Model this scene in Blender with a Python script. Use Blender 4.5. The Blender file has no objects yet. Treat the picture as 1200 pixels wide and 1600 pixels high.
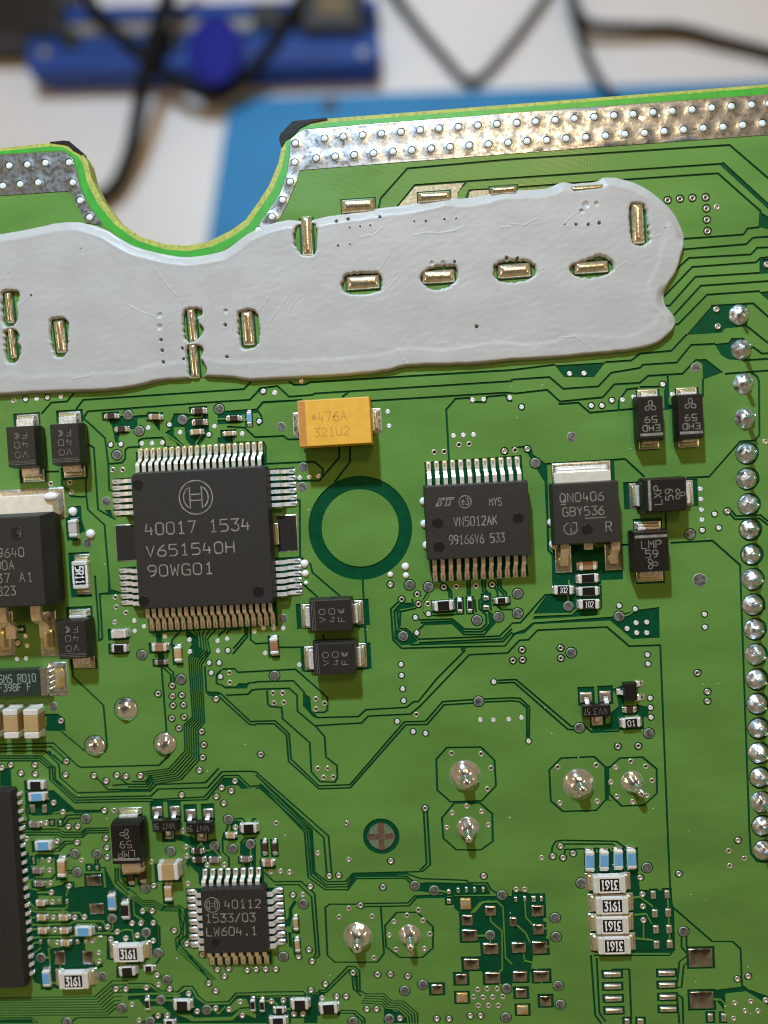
import bpy, math, random
from mathutils import Vector, Matrix
from mathutils.geometry import delaunay_2d_cdt
from mathutils import noise as mnoise

random.seed(7)
scn = bpy.context.scene
scn.unit_settings.system = 'METRIC'
scn.unit_settings.scale_length = 0.001          # one unit is one millimetre
COL = scn.collection

# ------------------------------------------------------------------ camera
FPX, W0, H0 = 1155.0, 1200.0, 1600.0            # focal length and frame, in pixels of the photograph
DIST = 76.5                                      # millimetres from the lens to the board
nrm = Vector((-0.047, -0.0335, 1.0)).normalized()
ex = Vector((math.cos(math.radians(3.12)), math.sin(math.radians(3.12)), 0.0))
ex = (ex - nrm * ex.dot(nrm)).normalized()
ey = nrm.cross(ex)
R_wc = Matrix((ex, ey, nrm)).transposed()        # board axes -> camera axes
R_cw = R_wc.transposed()
CAM = R_cw @ Vector((0, 0, DIST))
cam_d = bpy.data.cameras.new('camera')
cam_d.sensor_fit = 'VERTICAL'
cam_d.sensor_height = 3600.0
cam_d.sensor_width = 2700.0
cam_d.lens = FPX / H0 * 3600.0
cam_d.clip_start, cam_d.clip_end = 1.0, 6000.0
cam_d.dof.use_dof = True
cam_d.dof.focus_distance = DIST - 0.8
cam_d.dof.aperture_fstop = (cam_d.lens * 0.001) / 2.9   # a lens opening of 2.9 mm
cam_o = bpy.data.objects.new('camera', cam_d)
cam_o.matrix_world = Matrix.Translation(CAM) @ R_cw.to_4x4()
COL.objects.link(cam_o)
scn.camera = cam_o

def P(px, py, z=0.0):
    """The point at height z above the board that the photograph shows at this pixel."""
    d = R_cw @ Vector(((px - W0 / 2) / FPX, -(py - H0 / 2) / FPX, -1.0))
    t = (z - CAM.z) / d.z
    return CAM + d * t

# ------------------------------------------------------------------ light
world = bpy.data.worlds.new('World')
scn.world = world
world.use_nodes = True
wn, wl = world.node_tree.nodes, world.node_tree.links
bg = wn['Background']
tc = wn.new('ShaderNodeTexCoord')
sx = wn.new('ShaderNodeSeparateXYZ')
cr = wn.new('ShaderNodeValToRGB')
wl.new(tc.outputs['Generated'], sx.inputs[0])
wl.new(sx.outputs['Z'], cr.inputs[0])
for k_, (pos, v) in enumerate(((0.0, .36), (0.50, .47), (0.78, .36), (0.93, .10), (1.0, .06))):   # warm room, darkest overhead where the photographer leans in
    e_ = cr.color_ramp.elements[k_] if k_ < 2 else cr.color_ramp.elements.new(pos)
    e_.position = pos; e_.color = (v, v * .665, v * .33, 1)
wl.new(cr.outputs[0], bg.inputs[0])
bg.inputs[1].default_value = 0.62

def area(name, loc, target, size, power, color):
    d = bpy.data.lights.new(name, 'AREA')
    d.shape = 'DISK'; d.size = size; d.energy = power; d.color = color
    o = bpy.data.objects.new(name, d)
    o.location = loc
    o.rotation_euler = (Vector(target) - Vector(loc)).to_track_quat('-Z', 'Y').to_euler()
    COL.objects.link(o)
    return o
# bench lamp beyond the far edge of the board, and a warm ceiling lamp higher up
area('bench_lamp', (-30, 205, 150), (0, 0, 0), 14, 8.7e5, (0.56, 0.79, 1.0))
area('ceiling_lamp', (74, 229, 400), (10, 20, 0), 80, 4.6e5, (1.0, 0.66, 0.33))

# two further room lights, small in the picture but seen in every rounded solder joint
area('room_light', (-330, 60, 330), (0, 0, 0), 90, 1.5e5, (1.0, 0.70, 0.40))
area('room_light', (350, 40, 360), (0, 0, 0), 90, 1.5e5, (1.0, 0.74, 0.46))

scn.view_settings.view_transform = 'Standard'
scn.view_settings.look = 'None'
scn.view_settings.exposure = 0.10
scn.view_settings.gamma = 1.0
scn.view_settings.use_curve_mapping = False
scn.cycles.use_denoising = True
scn.cycles.filter_width = 1.1
scn.cycles.max_bounces = 8
scn.cycles.sample_clamp_indirect = 6.0

# ------------------------------------------------------------------ materials
def mat(name, col, rough=0.5, metal=0.0, spec=0.5, vary=0.0, vscale=2.0, bump=0.0, bscale=8.0, rvary=0.0,
        sss=0.0, trans=0.0, coat=0.0, col2=None, stretch=None, detail=4.0):
    m = bpy.data.materials.new(name)
    m.use_nodes = True
    nt = m.node_tree; n, l = nt.nodes, nt.links
    b = n['Principled BSDF']
    b.inputs['Base Color'].default_value = (*col, 1)
    b.inputs['Roughness'].default_value = rough
    b.inputs['Metallic'].default_value = metal
    b.inputs['Specular IOR Level'].default_value = spec
    b.inputs['Coat Weight'].default_value = coat
    if sss:
        b.inputs['Subsurface Weight'].default_value = sss
        b.inputs['Subsurface Radius'].default_value = (0.5, 0.45, 0.4)
    if trans:
        b.inputs['Transmission Weight'].default_value = trans
    if vary or bump or rvary or col2:
        geo = n.new('ShaderNodeNewGeometry')
        vec = geo.outputs['Position']
        if stretch:
            mp = n.new('ShaderNodeMapping'); mp.inputs['Scale'].default_value = stretch
            l.new(vec, mp.inputs[0]); vec = mp.outputs[0]
        nz = n.new('ShaderNodeTexNoise')
        nz.inputs['Scale'].default_value = vscale; nz.inputs['Detail'].default_value = detail
        l.new(vec, nz.inputs['Vector'])
        if vary or col2:
            rp = n.new('ShaderNodeValToRGB')
            c2 = col2 if col2 else tuple(min(1, c * (1 + vary)) for c in col)
            c1 = col if col2 else tuple(c * (1 - vary) for c in col)
            rp.color_ramp.elements[0].position = 0.36; rp.color_ramp.elements[0].color = (*c1, 1)
            rp.color_ramp.elements[1].position = 0.64; rp.color_ramp.elements[1].color = (*c2, 1)
            l.new(nz.outputs[0], rp.inputs[0]); l.new(rp.outputs[0], b.inputs['Base Color'])
        if rvary:
            mr = n.new('ShaderNodeMapRange')
            mr.inputs['From Min'].default_value = 0.35; mr.inputs['From Max'].default_value = 0.65
            mr.inputs['To Min'].default_value = max(0.03, rough - rvary); mr.inputs['To Max'].default_value = min(1, rough + rvary)
            l.new(nz.outputs[0], mr.inputs[0]); l.new(mr.outputs[0], b.inputs['Roughness'])
        if bump:
            nb = n.new('ShaderNodeTexNoise')
            nb.inputs['Scale'].default_value = bscale; nb.inputs['Detail'].default_value = 3
            l.new(vec, nb.inputs['Vector'])
            bp = n.new('ShaderNodeBump'); bp.inputs['Strength'].default_value = bump; bp.inputs['Distance'].default_value = 0.05
            l.new(nb.outputs[0], bp.inputs['Height']); l.new(bp.outputs[0], b.inputs['Normal'])
    return m

M = {}
M['pour'] = mat('green_mask_over_copper', (0.106, 0.228, 0.047), 0.30, vary=0.09, vscale=0.16, stretch=(0.5, 1.3, 1), spec=0.22, rvary=0.12)
def weave(m):
    """Fine relief of the glass cloth and print under the mask, with faint specks."""
    nt = m.node_tree; n, l = nt.nodes, nt.links; b = n['Principled BSDF']
    g = n.new('ShaderNodeNewGeometry'); out = []
    for ax, sc in (('X', 2.1), ('Y', 2.6)):
        w = n.new('ShaderNodeTexWave'); w.bands_direction = ax; w.inputs['Scale'].default_value = sc; w.inputs['Distortion'].default_value = 1.6; w.inputs['Detail'].default_value = 2
        l.new(g.outputs['Position'], w.inputs['Vector']); out.append(w.outputs['Fac'])
    nz = n.new('ShaderNodeTexNoise'); nz.inputs['Scale'].default_value = 6.0; nz.inputs['Detail'].default_value = 5; l.new(g.outputs['Position'], nz.inputs['Vector'])
    a = n.new('ShaderNodeMath'); a.operation = 'ADD'; l.new(out[0], a.inputs[0]); l.new(out[1], a.inputs[1])
    c = n.new('ShaderNodeMath'); c.operation = 'MULTIPLY_ADD'; c.inputs[1].default_value = 2.5; l.new(nz.outputs[0], c.inputs[0]); l.new(a.outputs[0], c.inputs[2])
    bp = n.new('ShaderNodeBump'); bp.inputs['Strength'].default_value = 0.12; bp.inputs['Distance'].default_value = 0.02
    l.new(c.outputs[0], bp.inputs['Height']); l.new(bp.outputs[0], b.inputs['Normal'])
weave(M['pour'])
M['gap'] = mat('dark_green_mask', (0.0020, 0.060, 0.022), 0.38, vary=0.12, vscale=0.8, spec=0.14)
M['edge_mask'] = mat('bright_green_edge_mask', (0.040, 0.33, 0.025), 0.4, vary=0.10, vscale=1.0)  # brighter green paints in the light passing through the laminate from behind
M['laminate'] = mat('bare_laminate', (0.36, 0.38, 0.06), 0.6, vary=0.2, vscale=2.5, bump=0.4, bscale=5)
M['tin'] = mat('tinned_copper', (0.68, 0.73, 0.78), 0.28, 0.95, vary=0.12, vscale=2.5, rvary=0.08, bump=0.3, bscale=3.0)
M['tin_bright'] = mat('bright_solder', (0.80, 0.89, 1.0), 0.14, 0.97, vary=0.06, vscale=3.0, bump=0.45, bscale=1.5)
M['solder'] = mat('satin_solder', (0.66, 0.74, 0.84), 0.30, 0.95, vary=0.15, vscale=2.2, rvary=0.16, bump=0.5, bscale=2.2)
M['gold'] = mat('fluxed_solder', (0.64, 0.65, 0.60), 0.30, 0.90, vary=0.22, vscale=2.4, bump=0.35, bscale=3.5)
M['flux'] = mat('amber_flux', (0.40, 0.25, 0.03), 0.22, 0.35, col2=(0.46, 0.40, 0.26), vscale=1.3, coat=0.4, bump=0.3, bscale=2.0)
M['yellow_solder'] = mat('flux_coated_solder', (0.74, 0.66, 0.30), 0.26, 0.8, col2=(0.72, 0.70, 0.60), vscale=1.3, bump=0.35, bscale=2.5)
M['padbronze'] = mat('reflowed_pad', (0.40, 0.43, 0.45), 0.18, 1.0, vary=0.25, vscale=1.1, rvary=0.08, bump=0.35, bscale=1.6)
M['strip'] = mat('dull_tin_strip', (0.38, 0.41, 0.44), 0.34, 0.95, col2=(0.24, 0.245, 0.24), vscale=2.2, bump=0.3, bscale=2.0, rvary=0.12, detail=9)
M['scratch'] = mat('ground_bare_copper', (0.33, 0.29, 0.19), 0.5, 0.8, vary=0.25, vscale=3.0)
M['testpad'] = mat('test_pad', (0.17, 0.165, 0.155), 0.38, 0.45, vary=0.5, vscale=2.6, bump=0.5, bscale=2.5)
M['testring'] = mat('test_pad_ring', (0.30, 0.36, 0.27), 0.4, 0.2)
M['fid_disc'] = mat('fiducial_disc', (0.15, 0.20, 0.12), 0.45, 0.2, vary=0.2, vscale=3)
M['fid_cross'] = mat('fiducial_copper', (0.17, 0.105, 0.075), 0.45, 0.4, vary=0.3, vscale=3)
M['hole'] = mat('hole_depth', (0.012, 0.010, 0.008), 0.6)  # near-black paints in the shade inside vias and round the edge dots
M['barrel'] = mat('solder_filled_hole', (0.84, 0.93, 1.0), 0.12, 0.25, vary=0.06, vscale=4)  # blue-white colour paints the lamp's reflection onto the plated holes
M['viaring'] = mat('via_ring', (0.56, 0.53, 0.45), 0.34, 0.65, vary=0.15, vscale=4)
M['viafill'] = mat('via_fill', (0.60, 0.58, 0.51), 0.34, 0.6, vary=0.2, vscale=4)
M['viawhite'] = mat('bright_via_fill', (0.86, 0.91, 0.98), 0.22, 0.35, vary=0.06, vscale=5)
M['plastic'] = mat('black_moulding', (0.024, 0.022, 0.0195), 0.52, vary=0.42, vscale=13, bump=0.3, bscale=13, spec=0.36)
M['plastic_b'] = mat('smooth_black_moulding', (0.010, 0.0095, 0.009), 0.36, vary=0.3, vscale=8, bump=0.14, bscale=10, spec=0.42)
M['plastic_g'] = mat('grey_black_moulding', (0.021, 0.0195, 0.0175), 0.38, vary=0.3, vscale=8, bump=0.16, bscale=10, spec=0.45)
M['mark'] = mat('laser_marking', (0.15, 0.14, 0.115), 0.7, col2=(0.28, 0.26, 0.21), vscale=1.8, detail=6)
M['mark_dim'] = mat('faint_laser_marking', (0.10, 0.092, 0.08), 0.7, col2=(0.19, 0.175, 0.15), vscale=1.8, detail=6)
M['mark_white'] = mat('white_print', (0.82, 0.82, 0.80), 0.6)
M['mark_amber'] = mat('burnt_marking', (0.50, 0.255, 0.03), 0.6)
M['mark_green'] = mat('pale_green_print', (0.30, 0.36, 0.30), 0.6)
M['lead'] = mat('tinned_lead', (0.90, 0.89, 0.87), 0.30, 0.5, vary=0.08, vscale=3, rvary=0.08, bump=0.3, bscale=3)
M['lead_gold'] = mat('warm_tinned_lead', (0.88, 0.84, 0.74), 0.30, 0.55, vary=0.12, vscale=3, bump=0.35, bscale=3)
M['tab'] = mat('tinned_heat_tab', (0.90, 0.87, 0.78), 0.34, 0.45, vary=0.06, vscale=1.5, bump=0.12, bscale=3)
M['tant'] = mat('mustard_moulding', (0.73, 0.395, 0.045), 0.46, vary=0.05, vscale=1.2, bump=0.06, bscale=8)
M['tant_band'] = mat('orange_polarity_band', (0.50, 0.215, 0.045), 0.5, vary=0.06, vscale=2)
M['cap_tan'] = mat('tan_ceramic', (0.42, 0.285, 0.13), 0.45, vary=0.06, vscale=3)
M['cap_brown'] = mat('brown_ceramic', (0.30, 0.155, 0.075), 0.42, vary=0.06, vscale=3)
M['cap_dark'] = mat('dark_brown_ceramic', (0.050, 0.030, 0.020), 0.35, vary=0.1, vscale=3)
M['cap_grey'] = mat('mauve_grey_ceramic', (0.20, 0.145, 0.135), 0.42, vary=0.08, vscale=3)
M['cap_pale'] = mat('pale_grey_ceramic', (0.50, 0.46, 0.41), 0.4, vary=0.08, vscale=3)
M['res_black'] = mat('black_resistor_glaze', (0.012, 0.011, 0.011), 0.28, vary=0.1, vscale=4)
M['res_blue'] = mat('sky_blue_glaze', (0.135, 0.36, 0.60), 0.34, vary=0.06, vscale=3)
M['alumina'] = mat('white_alumina', (0.74, 0.72, 0.68), 0.5, vary=0.04, vscale=3)
M['endcap'] = mat('silver_end_cap', (0.82, 0.80, 0.76), 0.33, 0.75, vary=0.08, vscale=3, bump=0.15, bscale=4)
M['endcap_w'] = mat('matt_white_end_cap', (0.78, 0.76, 0.71), 0.4, 0.3, vary=0.05, vscale=3)
M['shunt'] = mat('dark_green_shunt_coat', (0.020, 0.034, 0.028), 0.32, vary=0.12, vscale=3, bump=0.05)
M['silicone'] = mat('white_silicone', (0.78, 0.77, 0.76), 0.45, sss=0.0, bump=0.1, bscale=4)
M['sealant'] = mat('grey_silicone_sealant', (0.412, 0.400, 0.380), 0.42, vary=0.03, vscale=0.35, spec=0.34, bump=0.04, bscale=4.0)
M['ink'] = mat('black_edge_ink', (0.008, 0.008, 0.008), 0.55, bump=0.8, bscale=2.0, spec=0.2)
M['core'] = mat('board_core', (0.10, 0.16, 0.04), 0.6)

# ------------------------------------------------------------------ mesh helpers
def mesh_obj(name, verts, faces, m, parent=None, loc=None, rz=0.0, smooth=False, slots=None, mi=None):
    me = bpy.data.meshes.new(name)
    me.from_pydata([tuple(v) for v in verts], [], faces)
    for s in (slots or [m]):
        me.materials.append(s)
    if mi:
        me.polygons.foreach_set('material_index', mi)
    if smooth:
        me.polygons.foreach_set('use_smooth', [True] * len(me.polygons))
    me.update()
    return link_mesh(name, me, parent, loc, rz)

def link_mesh(name, me, parent=None, loc=None, rz=0.0):
    o = bpy.data.objects.new(name, me)
    COL.objects.link(o)
    if parent is not None:
        o.parent = parent
    if loc is not None:
        o.location = loc
    o.rotation_euler.z = rz
    return o

def empty(name, loc, rz=0.0, label=None, cat=None, group=None):
    o = bpy.data.objects.new(name, None)
    o.location = loc; o.rotation_euler.z = rz; o.empty_display_size = 1.0
    COL.objects.link(o)
    tag(o, label, cat, group)
    return o

def tag(o, label=None, cat=None, group=None, kind=None):
    if label: o['label'] = label
    if cat: o['category'] = cat
    if group: o['group'] = group
    if kind: o['kind'] = kind
    return o

class MB:
    """Collects shapes into one mesh."""
    def __init__(s): s.v, s.f, s.mi, s.cur, s.lines = [], [], [], 0, []
    def add(s, v, f):
        k = len(s.v); s.v += [Vector(p) for p in v]
        s.f += [tuple(i + k for i in q) for q in f]; s.mi += [s.cur] * len(f)
    def rings(s, rings, cap0=False, cap1=True):
        k = len(s.v); n = len(rings[0])
        for r in rings: s.v += [Vector(p) for p in r]
        for a in range(len(rings) - 1):
            for i in range(n):
                j = (i + 1) % n
                s.f.append((k + a * n + i, k + a * n + j, k + (a + 1) * n + j, k + (a + 1) * n + i)); s.mi.append(s.cur)
        if cap1: s.f.append(tuple(k + (len(rings) - 1) * n + i for i in range(n))); s.mi.append(s.cur)
        if cap0: s.f.append(tuple(k + i for i in reversed(range(n)))); s.mi.append(s.cur)
    def box(s, x0, y0, z0, x1, y1, z1, bev=0.0):
        b = min(bev, (x1 - x0) * 0.45, (y1 - y0) * 0.45, (z1 - z0) * 0.45)
        def rr(i, z, c):
            X0, X1, Y0, Y1 = x0 + i, x1 - i, y0 + i, y1 - i
            if c <= 0: return [(X0, Y0, z), (X1, Y0, z), (X1, Y1, z), (X0, Y1, z)]
            return [(X0 + c, Y0, z), (X1 - c, Y0, z), (X1, Y0 + c, z), (X1, Y1 - c, z), (X1 - c, Y1, z), (X0 + c, Y1, z), (X0, Y1 - c, z), (X0, Y0 + c, z)]
        if b <= 0: s.rings([rr(0, z0, 0), rr(0, z1, 0)], True, True)
        else: s.rings([rr(0, z0, b), rr(0, z1 - b, b), rr(b * 0.35, z1 - b * 0.3, b), rr(b, z1, b)], True, True)
    def build(s, name, m, parent=None, loc=None, rz=0.0, smooth=False, slots=None):
        for ln in s.lines: ln.build(name, m, parent, loc, rz)          # each line of print is a part of its own
        if not s.v: return None
        return mesh_obj(name, s.v, s.f, m, parent, loc, rz, smooth, slots, s.mi if slots else None)

def circle(n, r, z, cx=0.0, cy=0.0, ph=0.0):
    return [(cx + r * math.cos(ph + 2 * math.pi * i / n), cy + r * math.sin(ph + 2 * math.pi * i / n), z) for i in range(n)]

def lathe(profile, n=16):
    mb = MB(); mb.rings([circle(n, max(r, 1e-4), z) for r, z in profile], False, True)
    return mb

def rrect(w, d, c, z, ox=0.0, oy=0.0, seg=2):
    """Rectangle with rounded corners, as a ring."""
    out = []
    c = min(c, w * 0.49, d * 0.49)
    for sxn, syn, a0 in ((1, 1, 0), (-1, 1, 90), (-1, -1, 180), (1, -1, 270)):
        for k in range(seg + 1):
            a = math.radians(a0 + 90.0 * k / seg)
            out.append((ox + sxn * (w / 2 - c) + c * math.cos(a), oy + syn * (d / 2 - c) + c * math.sin(a), z))
    return out

def moulding(w, d, h, z0=0.1, mid=0.5, draft=0.12, corner=0.12, bev=0.06):
    """Moulded body: drafted sides meeting at a parting line."""
    zm = z0 + (h - z0) * mid
    mb = MB()
    mb.rings([rrect(w, d, corner, z0), rrect(w + 2 * draft, d + 2 * draft, corner, zm - 0.03), rrect(w + 2 * draft, d + 2 * draft, corner, zm + 0.03),
              rrect(w + bev * 0.3, d + bev * 0.3, corner, h - bev), rrect(w - bev * 0.5, d - bev * 0.5, corner, h - bev * 0.25), rrect(w - 2 * bev, d - 2 * bev, corner, h)], True, True)
    return mb

# stroke lettering on a 4 x 6 grid
GL = {
 '0': '0,1 0,5 1,6 3,6 4,5 4,1 3,0 1,0 0,1', '1': '0.8,4.8 2.2,6 2.2,0;0.8,0 3.6,0', '2': '0,5 1,6 3,6 4,5 4,4 0,0 4,0', '3': '0,6 4,6 2,3.6 3.2,3.4 4,2.4 4,1 3,0 1,0 0,1',
 '4': '1,6 0,2 4,2;3,4 3,0', '5': '4,6 0.3,6 0,3.5 3,3.6 4,2.6 4,1 3,0 0,0', '6': '3.4,6 1.2,4.4 0,2.4 0,1 1,0 3,0 4,1 4,2.2 3,3.2 1,3.2 0,2.2', '7': '0,6 4,6 1.5,0',
 '8': '1,3.2 0,4.2 0,5.2 1,6 3,6 4,5.2 4,4.2 3,3.2 1,3.2 0,2.2 0,1 1,0 3,0 4,1 4,2.2 3,3.2', '9': '4,3.8 3,2.8 1,2.8 0,3.8 0,5 1,6 3,6 4,5 4,3 3,0.8 1,0',
 'A': '0,0 2,6 4,0;0.8,2.2 3.2,2.2', 'B': '0,0 0,6 3,6 4,5.2 4,4 3,3.2 0,3.2;3,3.2 4,2.2 4,1 3,0 0,0', 'D': '0,0 0,6 2.4,6 4,4.6 4,1.4 2.4,0 0,0', 'E': '4,6 0,6 0,0 4,0;0,3.1 3.2,3.1',
 'F': '4,6 0,6 0,0;0,3.1 3.2,3.1', 'G': '4,5 3,6 1,6 0,5 0,1 1,0 4,0 4,2.8 2.2,2.8', 'H': '0,0 0,6;4,0 4,6;0,3.1 4,3.1', 'K': '0,0 0,6;4,6 0,2.8;1.4,3.8 4,0', 'L': '0,6 0,0 4,0',
 'M': '0,0 0,6 2,3 4,6 4,0', 'N': '0,0 0,6 4,0 4,6', 'O': '1.3,0 0,1.5 0,4.5 1.3,6 2.7,6 4,4.5 4,1.5 2.7,0 1.3,0', 'P': '0,0 0,6 3,6 4,5.2 4,3.8 3,3 0,3', 'Q': '1.3,0 0,1.5 0,4.5 1.3,6 2.7,6 4,4.5 4,1.5 2.7,0 1.3,0;2.4,1.6 4,-0.4',
 'R': '0,0 0,6 3,6 4,5.2 4,3.8 3,3 0,3;2,3 4,0', 'S': '4,5.2 3,6 1,6 0,5.2 0,4 1,3.2 3,2.9 4,2 4,0.9 3,0 1,0 0,0.8', 'T': '0,6 4,6;2,6 2,0', 'U': '0,6 0,1 1,0 3,0 4,1 4,6', 'V': '0,6 2,0 4,6', 'W': '0,6 0.8,0 2,4 3.2,0 4,6',
 'X': '0,0 4,6;0,6 4,0', 'Y': '0,6 2,3 4,6;2,3 2,0', '/': '0,-0.4 4,6.4', '.': '1.6,0 2.4,0 2.4,0.7 1.6,0.7 1.6,0',
 'e': '0.6,2.6 3.4,2.6 3.4,3.4 2.6,4.4 1.4,4.4 0.6,3.4 0.6,1.2 1.6,0.2 3.2,0.4', 'i': '2,0 2,3.6;2,4.8 2,5.5'}

def strip(mb, pts, w, z):
    """A flat ribbon along a polyline (closed if the ends meet), thin but solid."""
    pts = [Vector((p[0], p[1])) for p in pts]
    closed = len(pts) > 2 and (pts[0] - pts[-1]).length < 1e-5
    if closed: pts = pts[:-1]
    n = len(pts); L, Rr = [], []
    for i in range(n):
        a = pts[i - 1] if (i > 0 or closed) else None
        b = pts[(i + 1) % n] if (i < n - 1 or closed) else None
        d1 = (pts[i] - a).normalized() if a is not None else None
        d2 = (b - pts[i]).normalized() if b is not None else None
        if d1 is None: d1 = d2
        if d2 is None: d2 = d1
        n1 = Vector((-d1.y, d1.x)); n2 = Vector((-d2.y, d2.x))
        m = n1 + n2
        m = n1 if m.length < 0.2 else m.normalized()
        k = w / 2 / max(0.45, m.dot(n1))
        L.append(pts[i] + m * k); Rr.append(pts[i] - m * k)
    k = len(mb.v)
    mb.v += [Vector((p.x, p.y, z)) for p in L] + [Vector((p.x, p.y, z)) for p in Rr]
    for i in range(n if closed else n - 1):
        j = (i + 1) % n
        mb.f.append((k + i, k + n + i, k + n + j, k + j)); mb.mi.append(mb.cur)

def lettering(mb, s, cx, cy, height, width, z, stroke, rot=0.0):
    n = len(s); cw = width / (n - 1 + 0.70) if n > 1 else width
    gw = cw * 0.70 if n > 1 else width
    c, sn = math.cos(rot), math.sin(rot); x = -width / 2; q = 0
    for ch in s:
        if ch != ' ' and ch in GL:
            for pl in GL[ch].split(';'):
                pts = []
                for t in pl.split():
                    u, v = t.split(',')
                    lx = x + float(u) / 4 * gw; ly = (float(v) / 6 - 0.5) * height
                    pts.append((cx + lx * c - ly * sn, cy + lx * sn + ly * c))
                strip(mb, pts, stroke, z + 0.0008 * (q % 4)); q += 1
        x += cw

def arcpts(cx, cy, r, a0, a1, n=24):
    return [(cx + r * math.cos(math.radians(a0 + (a1 - a0) * i / n)), cy + r * math.sin(math.radians(a0 + (a1 - a0) * i / n))) for i in range(n + 1)]
# ------------------------------------------------------------------ board layout
# Layout data are pixels read from enlargements of the photograph; a letter names the enlargement (origin, scale).
TILES = {'A': (0, 0, 3), 'B': (400, 0, 3), 'C': (800, 0, 3), 'D': (0, 330, 3), 'E': (400, 330, 3), 'F': (800, 330, 3), 'G': (0, 600, 3), 'H': (400, 600, 3), 'I': (800, 600, 3),
         'J': (0, 900, 3), 'K': (400, 900, 3), 'L': (800, 900, 3), 'M': (0, 1200, 3), 'N': (400, 1200, 3), 'O': (800, 1200, 3), 'P': (0, 0, 1),
         'a': (0, 1200, 6), 'b': (200, 1200, 6), 'c': (0, 1400, 6), 'd': (200, 1400, 6), 'e': (400, 1400, 6), 'f': (600, 1400, 6), 'g': (0, 900, 6), 'h': (200, 940, 6),
         'i': (140, 610, 6), 'j': (340, 600, 6), 'k': (600, 860, 6), 'l': (800, 880, 6), 'm': (0, 1000, 6), 'n': (1000, 420, 6)}
def pts_px(s):
    out, t = [], None
    for tok in s.split():
        if tok[0].isalpha(): t = TILES[tok[0]]; tok = tok[1:]
        x, y = tok.split(',')
        out.append((t[0] + float(x) / t[2], t[1] + float(y) / t[2]))
    return out
def to_mm(pp, z=0.0):
    return [Vector(P(x, y, z)[:2]) for x, y in pp]
PXMM = 1.0 / 15.1                                # millimetres per photograph pixel on the board, on average

OUTLINE = pts_px('A-140,705 0,692 235,668 300,672 385,718 410,760 430,840 480,940 560,1040 660,1110 780,1145 880,1150 980,1130 1080,1080 1150,1030 B0,960 60,870 105,760 120,680 118,635 172,575 330,555 C0,487 C1200,393 C1400,378')
MASKLN = pts_px('A-140,722 0,708 235,684 295,688 365,732 390,775 405,850 455,950 538,1053 645,1128 775,1168 880,1176 990,1156 1095,1104 1165,1053 B12,985 78,890 123,775 140,690 138,645 180,595 330,573 C0,503 C1200,407 C1400,392')
POURLN = pts_px('A-140,735 0,722 240,705 300,706 345,740 366,810 378,870 418,960 490,1058 600,1140 700,1195 800,1215 890,1215 1000,1195 1110,1135 1190,1080 B58,990 107,920 142,820 156,720 160,652 215,605 C0,527 C1200,440 C1400,425')
STRIP_R = pts_px('B160,658 216,609 C0,531 C1200,444 C1300,437 C1300,625 C1200,632 C0,720 B205,798 190,850 150,950 110,1025 10,1090 20,1045 63,985 112,915 147,815 161,720')
STRIP_L = pts_px('A-90,737 0,727 300,711 340,743 360,812 372,872 412,962 483,1056 405,1045 330,900 300,897 0,918 -90,924')

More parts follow.
